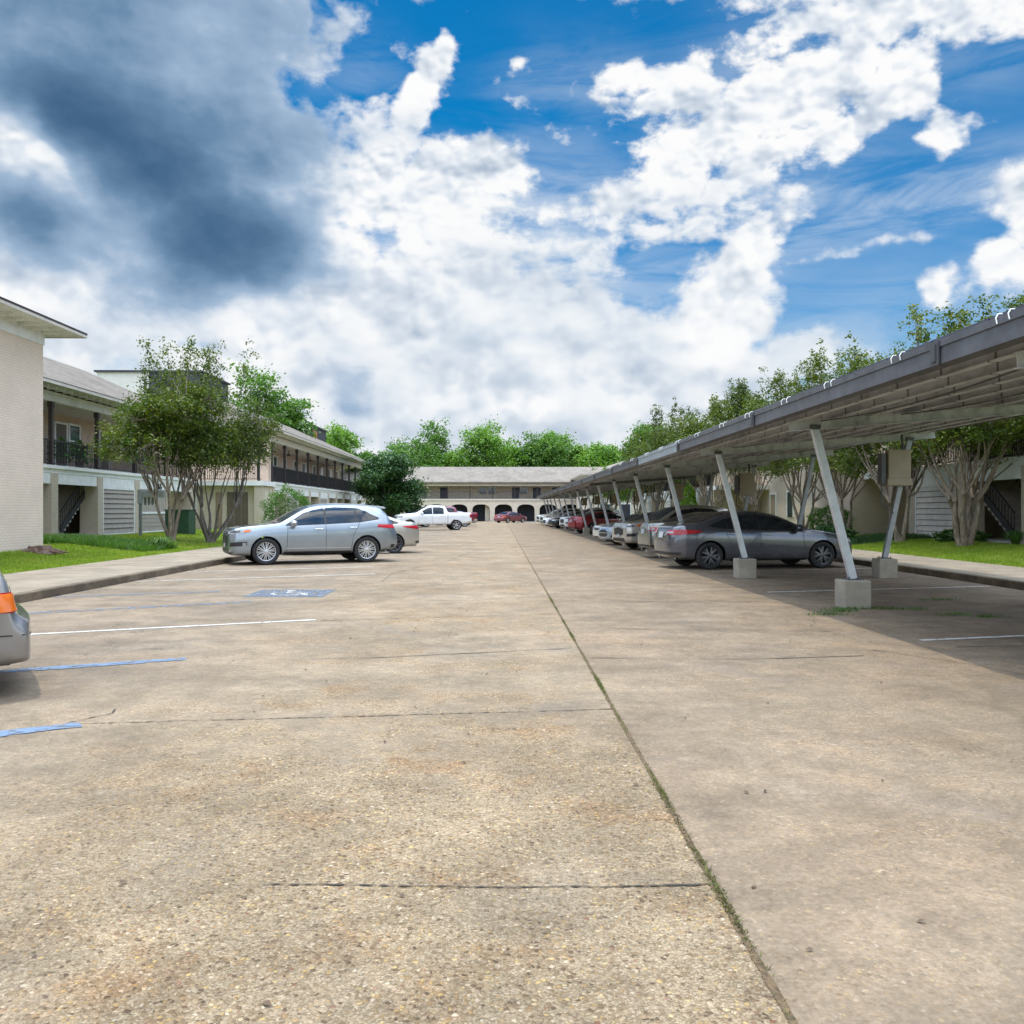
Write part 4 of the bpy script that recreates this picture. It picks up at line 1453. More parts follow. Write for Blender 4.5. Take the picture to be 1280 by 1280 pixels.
# block stepping forward at the far right end
F_ = simple_block('apartment_building', 'cream hip-roofed block beyond the far end of the solar carport', 10.8, 24.0, 108.0, 124.2, 0.1, 5.75, 'stucco_cream', 'roof_far', 0.8, 8.4, 5.5, face=-1)
for (xa, za, zb, nm) in [(12.3, 0.95, 2.3, 'w'), (12.3, 3.9, 5.1, 'w'), (14.8, 0.15, 2.3, 'd'), (14.8, 3.9, 5.1, 'w')]:
    f = MB()
    f.box(xa - 0.1, xa, 107.94, 107.998, za - 0.05, zb + 0.1); f.box(xa + 1.2, xa + 1.3, 107.94, 107.998, za - 0.05, zb + 0.1); f.box(xa, xa + 1.2, 107.94, 107.998, zb, zb + 0.1)
    o = W_(f, 'window' if nm == 'w' else 'door', 'white_trim', F_)
    W_(MB().box(xa, xa + 1.2, 107.96, 107.99, za, zb), 'pane' if nm == 'w' else 'door_leaf', 'house_glass' if nm == 'w' else 'door_dark', o)

# right side
D_ = wing('two-storey gallery building with white lap siding, nearest building on the right', 16.9, 1, 15.9, 36.1, 0.42, 5,
          ['siding', 'light', 'light', 'stair', 'light'], [[('win', 0.5, 1.0)], [('door', 0.5, 0.95)]], ridge_in=5.2)
G_ = simple_block('brick_building', 'pale pinkish brick block between the right gallery buildings, behind the carport posts', 16.5, 25, 41.0, 46.0, 0.42, 6.2, 'pink_brick', 'roof_shingle', 0.7, 8.6, 2.4, 'x', face=-1)
lk = MB()
lk.box(19.3, 26, 36.15, 40.97, 0.2, 6.0)
W_(lk, 'link_wall', 'tan_brick', G_)
W_(MB().box(17.0, 19.297, 36.15, 40.97, 2.97, 3.24), 'balcony', 'white_trim', G_)
E_ = wing('two-storey gallery building with cream bays in the right middle distance', 15.1, 1, 63.0, 94.0, 0.40, 9,
          ['open', 'light', 'open', 'open', 'light', 'open'], [[('door', 0.5, 0.95)], [('win', 0.5, 1.0)]], wall_m='gallery_wall')
H_ = empty('apartment_building', (20, 54, 0.4), 'recessed pinkish brick wing with a tan door behind the dark grey sedan', 'apartment building')
W_(MB().box(18.6, 27, 46.05, 62.9, 0.0, 6.0), 'wall', 'pink_brick', H_)
W_(hip_roof(17.9, 27.7, 46.0, 62.4, 6.25, 8.6, 1.0), 'roof', 'roof_shingle', H_)
for (ya, kd) in ((48.0, 'w'), (51.0, 'd'), (55.5, 'w'), (59.0, 'd')):
    z0_, z1_ = (1.1, 2.7) if kd == 'w' else (0.45, 2.6)
    f = MB()
    f.box(18.53, 18.598, ya - 0.1, ya, z0_, z1_ + 0.1); f.box(18.53, 18.598, ya + 1.1, ya + 1.2, z0_, z1_ + 0.1); f.box(18.53, 18.598, ya, ya + 1.1, z1_, z1_ + 0.1)
    o = W_(f, 'window' if kd == 'w' else 'door', 'white_trim', H_)
    W_(MB().box(18.56, 18.59, ya, ya + 1.1, z0_, z1_), 'pane' if kd == 'w' else 'door_leaf', 'house_glass' if kd == 'w' else 'door_tan', o)
W_(MB().box(15.2, 20.5, 62.3, 62.97, 0.2, 6.0), 'porch_wall', 'tan_brick', H_)
W_(MB().box(15.0, 18.597, 60.6, 62.28, 2.97, 3.24), 'porch_roof', 'white_trim', H_)
W_(MB().box(16.9, 17.9, 62.2, 62.296, 0.45, 2.5), 'door', 'door_tan', H_)

# house number on the white header of the left gallery building
bay = 23.4 / 6
yn = 26.6 + bay * 4 + 2.6
f = MB()


def seg_digit(mb, y, z, segs, s=0.16):
    S = {'t': ((0, 2), (1, 2)), 'm': ((0, 1), (1, 1)), 'b': ((0, 0), (1, 0)), 'tl': ((0, 2), (0, 1)), 'tr': ((1, 2), (1, 1)), 'bl': ((0, 1), (0, 0)), 'br': ((1, 1), (1, 0))}
    for g_ in segs:
        (a, b), (c, d) = S[g_]
        # seen from the lot the y axis runs to the right
        mb.bar((-17.285, y + a * s, z + b * s), (-17.285, y + c * s, z + d * s), 0.03, 0.045, (1, 0, 0))


seg_digit(f, yn, 2.60, ['t', 'm', 'b', 'tl', 'bl', 'br'], 0.13)
seg_digit(f, yn + 0.24, 2.60, ['t', 'm', 'b', 'tl', 'br'], 0.13)
W_(f, 'house_number', 'number_black', B_)


# ------------------------------------------------------------------ solar carport
CP = empty('solar_carport', (7.0, 50, 0), 'long grey metal carport on leaning posts down the right side of the lot', 'carport')
EX0, EZ0 = 4.15, 3.10            # road-side eave, top
EX1, EZ1 = 9.90, 3.52            # rear edge
YA, YB = 1.3, 101.3
FR = [1.5 + 6.05 * i for i in range(17)]        # frames
FR = [13.65 + 6.05 * (i - 2) for i in range(0, 17)]


def zroof(x): return EZ0 + (EZ1 - EZ0) * (x - EX0) / (EX1 - EX0)


dk = MB()
dk.prism([(EX0 + 0.03, zroof(EX0) - 0.06), (EX1, zroof(EX1) - 0.06), (EX1, zroof(EX1) - 0.02), (EX0 + 0.03, zroof(EX0) - 0.02)], 'y', YA, YB)
W_(dk, 'roof_deck', 'deck_under', CP)
for i, fy in enumerate(FR[:-1]):
    pn = MB()
    for a in range(6):
        for b in range(5):
            x0 = EX0 + 0.10 + b * 1.12
            y0 = fy + a * 1.008
            za, zb = zroof(x0) + 0.03, zroof(x0 + 1.09) + 0.03
            pn.prism([(x0, za), (x0 + 1.09, zb), (x0 + 1.09, zb + 0.04), (x0, za + 0.04)], 'y', y0, y0 + 0.985)
    W_(pn, 'solar_panels', 'solar_panel', CP)
rng0 = random.Random(5)
for i in range(len(FR) - 1):
    ya, yb = FR[i] + 0.7 - 6.05 * 0 - 0.0, FR[i] + 0.7 + 6.03
    m = MB()
    prof = [(EX0, EZ0 + 0.0), (EX0 + 0.05, EZ0 + 0.012), (EX0 + 0.05, EZ0 - 0.20), (EX0 + 0.10, EZ0 - 0.215), (EX0 + 0.10, EZ0 - 0.235), (EX0 - 0.004, EZ0 - 0.215)]
    m.prism(prof, 'y', ya, yb)
    m.box(EX0 - 0.015, EX0 - 0.001, ya, yb, EZ0 - 0.055, EZ0 + 0.01)
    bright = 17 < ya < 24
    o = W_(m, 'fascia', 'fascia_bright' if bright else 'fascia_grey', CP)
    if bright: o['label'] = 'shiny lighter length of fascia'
    b_ = MB()
    b_.box(EX0 - 0.03, EX0 - 0.016, yb - 0.06, yb + 0.10, EZ0 - 0.225, EZ0 + 0.0)
    b_.box(EX0 - 0.045, EX0 - 0.031, yb - 0.02, yb + 0.06, EZ0 - 0.19, EZ0 - 0.03)
    W_(b_, 'splice_bracket', 'box_steel', CP)
for px_ in (4.65, 5.25, 5.85, 6.45, 7.05, 7.65, 8.25, 8.85, 9.45):
    z = zroof(px_) - 0.06
    m = MB()
    m.box(px_ - 0.035, px_ + 0.035, YA, YB, z - 0.022, z - 0.002)
    m.box(px_ - 0.006, px_ + 0.006, YA, YB, z - 0.17, z - 0.022)
    m.box(px_ - 0.075, px_ - 0.0, YA, YB, z - 0.185, z - 0.171)
    W_(m, 'purlin', 'deck_under', CP)
    for i, fy in enumerate(FR):
        pass
m = MB()
m.prism([(EX1, EZ1 - 0.22), (EX1 + 0.02, EZ1 - 0.22), (EX1 + 0.02, EZ1 + 0.02), (EX1, EZ1 + 0.02)], 'y', YA, YB)
W_(m, 'rear_fascia', 'fascia_grey', CP)
TXF, TXR = 4.90, 9.22
for i, fy in enumerate(FR):
    if fy > YB: break
    bx = 5.50
    m = MB()
    zA, zB = zroof(EX0 + 0.15) - 0.30, zroof(EX1 - 0.1) - 0.30
    m.bar((EX0 + 0.35, fy, zA), (EX1 - 0.1, fy, zB), 0.014, 0.15)
    m.bar((EX0 + 0.35, fy, zA + 0.07), (EX1 - 0.1, fy, zB + 0.07), 0.10, 0.010)
    m.bar((EX0 + 0.35, fy, zA - 0.07), (EX1 - 0.1, fy, zB - 0.07), 0.10, 0.010)
    W_(m, 'roof_beam', 'deck_under', CP)
    # purlin cleats
    cl = MB()
    for px_ in (4.65, 5.25, 5.85, 6.45, 7.05, 7.65, 8.25, 8.85, 9.45):
        z = zroof(px_) - 0.06
        cl.box(px_ + 0.01, px_ + 0.03, fy - 0.09, fy + 0.09, z - 0.16, z - 0.03)
    W_(cl, 'purlin_cleats', 'box_steel', CP)
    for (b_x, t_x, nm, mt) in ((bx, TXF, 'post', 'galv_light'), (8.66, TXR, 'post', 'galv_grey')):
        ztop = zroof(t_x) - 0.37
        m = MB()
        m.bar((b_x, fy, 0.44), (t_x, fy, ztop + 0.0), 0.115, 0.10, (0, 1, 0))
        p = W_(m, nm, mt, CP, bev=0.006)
        ft = MB()
        ft.box(b_x - 0.21, b_x + 0.21, fy - 0.21, fy + 0.21, -0.1, 0.43)
        W_(ft, 'footing', 'footing_concrete', p, bev=0.025)
        bp = MB()
        bp.box(b_x - 0.12, b_x + 0.12, fy - 0.12, fy + 0.12, 0.432, 0.445)
        for (u, v) in ((-1, -1), (1, -1), (1, 1), (-1, 1)):
            bp.tube([(b_x + u * 0.09, fy + v * 0.09, 0.44), (b_x + u * 0.09, fy + v * 0.09, 0.475)], 0.012, 6)
        bp.box(t_x - 0.075, t_x + 0.075, fy - 0.065, fy + 0.065, ztop - 0.02, ztop + 0.055)
        W_(bp, 'base_plate', 'box_steel', p)
    # equipment box on every second rear post
    if i % 2 == 1:
        zc = 2.35
        xx = 8.98
        m = MB()
        m.box(xx - 0.36, xx + 0.14, fy - 0.30, fy - 0.10, 2.16, 2.86)
        m.box(xx - 0.39, xx + 0.17, fy - 0.32, fy - 0.08, 2.06, 2.22)
        bx_ = W_(m, 'inverter_box', 'box_tan', CP, bev=0.015)
        m = MB()
        m.box(xx - 0.50, xx - 0.40, fy - 0.26, fy - 0.05, 2.1, 2.78)
        m.tube([(xx - 0.45, fy - 0.15, 2.12), (xx - 0.45, fy - 0.15, 1.7), (xx - 0.15, fy - 0.06, 1.45)], 0.02, 6)
        W_(m, 'conduit', 'box_steel', bx_)
        m = MB()
        m.tube([(xx, fy - 0.2, 2.86), (xx, fy - 0.15, 3.2)], 0.03, 6)
        W_(m, 'cable_stub', 'box_steel', bx_)
# conduit clips standing on the eave in pairs
for yc in (7.15, 9.1, 11.0, 12.7, 14.6, 16.3, 18.4, 20.4, 22.6, 24.8, 27.5, 30.2, 33):
    for d in (-0.10, 0.10):
        y = yc + d * (yc / 9.0) ** 0.5
        m = MB().tube([(EX0 - 0.03, y, EZ0 - 0.05), (EX0 - 0.035, y + 0.01, EZ0 + 0.0), (EX0 - 0.01, y + 0.02, EZ0 + 0.035), (EX0 + 0.03, y + 0.03, EZ0 + 0.04)], 0.006, 6)
        W_(m, 'cable_clip', 'clip_white', CP)
# cable sagging under the deck
m = MB()
for (ya, yb, xx) in ((7.6, 13.7, 5.0), (8.2, 13.5, 6.2), (13.7, 19.7, 5.2), (19.8, 25.7, 6.3)):
    P = []
    for k in range(11):
        t = k / 10
        P.append((xx, ya + (yb - ya) * t, zroof(xx) - 0.26 - 0.10 * math.sin(PI * t)))
    m.tube(P, 0.010, 5)
W_(m, 'cable', 'box_steel', CP)

# ------------------------------------------------------------------ vehicles
def wheel_mb(r, w):
    """tyre with dark brake-side disc; axis y, outer face towards +y at 0"""
    m = MB()
    ri = r * 0.70
    m.lathe([(ri, -w + 0.02), (r * 0.86, -w), (r * 0.97, -w + 0.02), (r, -w + 0.05), (r, -0.05), (r * 0.97, -0.015), (r * 0.90, 0.0), (r * 0.80, -0.002), (ri, -0.02), (ri * 0.97, -0.05), (ri * 0.95, -0.09), (0.02, -0.09)], n=40)
    return m


def rim_mb(r, style):
    ri = r * 0.705
    m = MB()
    m.lathe([(ri * 1.0, -0.022), (ri * 0.985, -0.010), (ri * 0.93, -0.016), (ri * 0.90, -0.035), (ri * 0.90, -0.075)], n=40)
    m.lathe([(ri * 0.20, -0.055), (ri * 0.19, -0.022), (ri * 0.12, -0.014), (0.001, -0.012)], n=20)

    def spoke(a0, a1, w0, w1):
        p0 = Vector((math.cos(a0), 0, math.sin(a0))) * ri * 0.14
        p1 = Vector((math.cos(a1), 0, math.sin(a1))) * ri * 0.93
        d = (p1 - p0).normalized()
        sd = d.cross(Vector((0, 1, 0)))
        vs = [p0 - sd * w0 + Vector((0, -0.022, 0)), p0 + sd * w0 + Vector((0, -0.022, 0)), p1 + sd * w1 + Vector((0, -0.026, 0)), p1 - sd * w1 + Vector((0, -0.026, 0))]
        vs += [v + Vector((0, -0.035, 0)) for v in vs]
        m.add(vs, [(0, 1, 2, 3), (7, 6, 5, 4), (0, 4, 5, 1), (1, 5, 6, 2), (2, 6, 7, 3), (3, 7, 4, 0)])
    if style == 'multi':
        for k in range(10):
            a = 2 * PI * k / 10
            spoke(a - 0.04, a - 0.13, 0.010, 0.012)
            spoke(a + 0.04, a + 0.13, 0.010, 0.012)
    elif style == 'split':
        for k in range(5):
            a = 2 * PI * k / 5 + 0.3
            spoke(a, a - 0.30, 0.018, 0.014)
            spoke(a, a + 0.30, 0.018, 0.014)
            spoke(a, a, 0.010, 0.006)
    else:
        for k in range(6):
            a = 2 * PI * k / 6 + 0.2
            spoke(a, a, 0.030, 0.036)
    return m


def make_car(name, label, spec, col, loc, rz, group='cars parked along both sides of the lot', cat='car', lod=2):
    L, Wd = spec['L'], spec['W']
    hx = L / 2
    T = empty(name, (0, 0, 0), label, cat, group)
    zt_k, zb_k, hw_k, bt_k = spec['zt'], spec['zb'], spec['hw'], spec['belt']

    def itp(keys, s):
        return float(np.interp(s, [k[0] for k in keys], [k[1] for k in keys]))
    S = sorted(set([round(k[0], 3) for k in zt_k] + [round(x, 3) for x in np.arange(0, L, 0.28)] + [k[0] for k in hw_k]))
    S = [S[0]] + [b for a, b in zip(S[:-1], S[1:]) if b - a > 0.019]
    if S[-1] < L: S[-1] = L
    rings = []
    for s in S:
        hw, zb, zt, bt = itp(hw_k, s) * Wd / 2, itp(zb_k, s), itp(zt_k, s), itp(bt_k, s)
        bt = min(bt, zt - 0.05)
        dz = zt - bt
        h = bt - zb
        wb = hw * 0.965
        t = spec.get('tumble', 0.52) * dz
        # lower body
        pts = [(0, zb), (hw * 0.80, zb), (hw * 0.93, zb + 0.03), (hw * 0.975, zb + 0.16 * h), (hw * 0.985, zb + 0.32 * h), (hw * 0.995, zb + 0.5 * h), (hw, zb + 0.70 * h), (hw * 0.992, zb + 0.88 * h), (wb, bt)]
        crown = min(1.0, dz / 0.3)
        pts += [(wb - t * 0.14, bt + 0.12 * dz), (wb - t * 0.50, bt + 0.48 * dz), (wb - t * 0.90, bt + 0.82 * dz), (wb - t * 1.12 - 0.05 * crown, bt + 0.935 * dz), (wb - t * 1.2 - 0.20 * crown, bt + 0.975 * dz), ((wb - t) * 0.42, bt + 0.995 * dz), (0, zt)]
        rings.append((hx - s, pts))
    m = MB()
    n = len(rings[0][1])
    vs, fs = [], []
    for (x, pts) in rings:
        row = [(x, y, z) for (y, z) in pts] + [(x, -y, z) for (y, z) in reversed(pts[1:-1])]
        vs += row
    k = 2 * n - 2
    for i in range(len(rings) - 1):
        for j in range(k):
            j2 = (j + 1) % k
            fs.append((i * k + j, i * k + j2, (i + 1) * k + j2, (i + 1) * k + j))
    # caps as strips of quads
    for (i, flip) in ((0, False), (len(rings) - 1, True)):
        for j in range(n - 1):
            a, b = j, j + 1
            c, d = (k - b) % k, (k - a) % k
            q = [i * k + a, i * k + d, i * k + c, i * k + b]
            q = [v for idx, v in enumerate(q) if v not in q[:idx]]
            if len(q) > 2: fs.append(tuple(q if not flip else reversed(q)))
    m.add(vs, fs)
    body = m.build('body', col, None, smooth=True)
    sub = body.modifiers.new('s', 'SUBSURF')
    sub.levels = sub.render_levels = lod
    r = spec['r']
    cut = MB()
    for s in spec['wheels']:
        for sd in (-1, 1):
            c0 = len(cut.v)
            ya, yb = (Wd / 2 - 0.34) * sd, (Wd / 2 + 0.3) * sd
            a, b = min(ya, yb), max(ya, yb)
            cut.tube([(hx - s, a, r), (hx - s, b, r)], r * 1.14, 32)
    if spec.get('bed'):
        b0, b1 = spec['bed']
        cut.box(hx - b1, hx - b0, -Wd / 2 + 0.12, Wd / 2 - 0.12, 0.85, 2.6)
    cu = cut.build('cutter', 'well_dark', None)
    bo = body.modifiers.new('b', 'BOOLEAN')
    bo.operation = 'DIFFERENCE'
    bo.solver = 'EXACT'
    bo.object = cu
    try: bo.material_mode = 'TRANSFER'
    except Exception: pass
    bpy.context.view_layer.update()
    dg = bpy.context.evaluated_depsgraph_get()
    me = bpy.data.meshes.new_from_object(body.evaluated_get(dg))
    old = body.data
    body.modifiers.clear()
    body.data = me
    bpy.data.meshes.remove(old)
    cm = cu.data
    bpy.data.objects.remove(cu)
    bpy.data.meshes.remove(cm)
    me.polygons.foreach_set('use_smooth', [True] * len(me.polygons))
    try: me.set_sharp_from_angle(angle=R(42))
    except Exception: pass
    body.parent = T
    bvh = BVHTree.FromPolygons([v.co.copy() for v in me.vertices], [tuple(p.vertices) for p in me.polygons])

    def proj(kind, u, v, off):
        if kind == 'L': o, d = Vector((hx - u, 3, v)), Vector((0, -1, 0))
        elif kind == 'R': o, d = Vector((hx - u, -3, v)), Vector((0, 1, 0))
        elif kind == 'T': o, d = Vector((hx - u, v, 5)), Vector((0, 0, -1))
        elif kind == 'F': o, d = Vector((hx + 3, u, v)), Vector((-1, 0, 0))
        elif kind == 'B': o, d = Vector((-hx - 3, u, v)), Vector((1, 0, 0))
        elif kind == 'A':
            dd = Vector((math.cos(R(u)), math.sin(R(u)), 0))
            o, d = Vector((hx - 0.95, 0, v)) + dd * 3, -dd
        elif kind == 'Z':
            dd = Vector((-math.cos(R(u)), math.sin(R(u)), 0))
            o, d = Vector((-hx + 0.95, 0, v)) + dd * 3, -dd
        h, nrm, _, _ = bvh.ray_cast(o, d)
        if h is None: return None
        if nrm.dot(d) > 0: nrm = -nrm
        return h + nrm * off

    def decal(nm, mat, kind, bot, top, off=0.007, nu=14, nv=5, parent=T, mirror=False, lab=None):
        outs = []
        for mir in ((False, True) if mirror else (False,)):
            kk = kind
            sg = 1
            if mir:
                if kind == 'L': kk = 'R'
                else: sg = -1
            vs = []
            ok = True
            def at(line, t):
                xs = np.linspace(0, 1, len(line))
                return np.interp(t, xs, [p[0] for p in line]), np.interp(t, xs, [p[1] for p in line])
            last = None
            for i in range(nu + 1):
                b, tp = at(bot, i / nu), at(top, i / nu)
                for j in range(nv + 1):
                    u = b[0] + (tp[0] - b[0]) * j / nv
                    v = b[1] + (tp[1] - b[1]) * j / nv
                    if mir and kind == 'T': v = -v
                    elif mir and kind != 'L': u = u * sg
                    p = proj(kk, u, v, off)
                    if p is None: p = last if last is not None else Vector((0, 0, 0.8))
                    last = p
                    vs.append(p)
            fs = [(i * (nv + 1) + j, (i + 1) * (nv + 1) + j, (i + 1) * (nv + 1) + j + 1, i * (nv + 1) + j + 1) for i in range(nu) for j in range(nv)]
            o = MB().add(vs, fs).build(nm, mat, parent, smooth=True)
            if lab: o['label'] = lab
            outs.append(o)
        return outs

    for d in spec['decals']:
        nm, mat, kind, bot, top = d[:5]
        kw = d[5] if len(d) > 5 else {}
        decal(nm, mat, kind, bot, top, **kw)
    # wheels
    for s in spec['wheels']:
        for sd in (1, -1):
            w = wheel_mb(r, 0.22).build('wheel', 'tyre_rubber', T, smooth=True)
            w.location = (hx - s, sd * (Wd / 2 - 0.035), r)
            w.rotation_euler = (0, 0.2 * s, 0 if sd > 0 else PI)
            rm = rim_mb(r, spec['rim'][0]).build('rim', spec['rim'][1], w, smooth=False)
            lm_ = MB()
            y0_, y1_ = sd * (Wd / 2 - 0.33), sd * (Wd / 2 - 0.10)
            vs = []
            for k in range(17):
                an = PI * (k / 16) * 1.04 - 0.02 * PI
                for yq in (y0_, y1_):
                    vs.append((hx - s + r * 1.125 * math.cos(an), yq, r + r * 1.125 * math.sin(an)))
            lm_.add(vs, [(2 * i, 2 * i + 1, 2 * i + 3, 2 * i + 2) for i in range(16)])
            lm_.build('wheel_liner', 'well_dark', T)
    # mirrors
    if 'mirror' in spec:
        s, z = spec['mirror']
        for sd in (1, -1):
            p = proj('L' if sd > 0 else 'R', s, z, 0.0)
            mm = MB()
            mm.tube([p, p + Vector((0.0, sd * 0.09, 0.01))], [0.028, 0.022], 8)
            c = p + Vector((0.015, sd * 0.17, 0.045))
            P = []
            for i in range(7):
                a = PI * i / 6
                P.append((c.x, c.y + sd * (-math.cos(a)) * 0.105, c.z))
            mm.tube(P, [0.022 + 0.07 * math.sin(PI * i / 6) ** 0.6 for i in range(7)], 18)
            mo = mm.build('mirror', spec.get('mirror_m', col), T, smooth=True)
    # handles
    for (s, z) in spec['handles']:
        for kd, sd in (('L', 1), ('R', -1)):
            p = proj(kd, s, z, 0.014)
            hm = MB()
            hm.tube([p + Vector((0.10, -sd * 0.012, 0)), p + Vector((0.06, sd * 0.012, 0)), p + Vector((-0.06, sd * 0.014, 0)), p + Vector((-0.10, -sd * 0.012, 0))], 0.014, 8)
            hm.build('door_handle', spec.get('handle_m', 'chrome'), T, smooth=True)
    for fx in spec.get('extra', []): fx(T, hx, Wd)
    T.location = loc
    T.rotation_euler = (0, 0, rz)
    sc = spec.get('scale', (1, 1, 1))
    T.scale = sc
    return T


def seam(s0, z0, s1, z1, w=0.012):
    return ('door_seam', 'trim_black', 'L', [(s0 - w / 2, z0), (s1 - w / 2, z1)], [(s0 + w / 2, z0), (s1 + w / 2, z1)], dict(off=0.003, nu=14, nv=1, mirror=True))


def rear_exhaust(T, hx, Wd):
    m = MB()
    for sd in (1, -1):
        m.tube([(-hx + 0.50, sd * 0.55, 0.27), (-hx + 0.16, sd * 0.55, 0.27)], 0.032, 10)
    m.build('exhaust', 'chrome', T, smooth=True)


def roof_rails(z, s0, s1, y):
    def f(T, hx, Wd):
        for sd in (1, -1):
            m = MB()
            P = []
            for k in range(9):
                t = k / 8
                P.append((hx - (s0 + (s1 - s0) * t), sd * y, z - 0.035 * (2 * t - 1) ** 2 - (0.03 if k in (0, 8) else 0)))
            m.tube(P, 0.016, 6)
            m.build('roof_rail', 'rim_silver', T, smooth=True)
    return f


def spoiler(z, s0, s1, hwid):
    def f(T, hx, Wd):
        m = MB()
        vs = []
        for k in range(9):
            y = -hwid + 2 * hwid * k / 8
            dz = -0.05 * (2 * k / 8 - 1) ** 2
            dx = 0.06 * (2 * k / 8 - 1) ** 2
            vs += [(hx - s0, y, z + dz), (hx - s1 + dx, y, z - 0.035 + dz), (hx - s1 + dx, y, z - 0.06 + dz), (hx - s0, y, z - 0.07 + dz)]
        fs = [(4 * i + a, 4 * i + (a + 1) % 4, 4 * i + 4 + (a + 1) % 4, 4 * i + 4 + a) for i in range(8) for a in range(4)]
        fs += [(3, 2, 1, 0), (32, 33, 34, 35)]
        m.add(vs, fs)
        m.build('spoiler', 'paint_silver', T, smooth=False)
    return f


def fin(z, s):
    def f(T, hx, Wd):
        m = MB()
        m.prism([(hx - s + 0.08, z), (hx - s - 0.02, z + 0.06), (hx - s - 0.09, z + 0.065), (hx - s - 0.09, z)], 'y', -0.018, 0.018)
        m.build('antenna_fin', 'rim_silver', T)
    return f


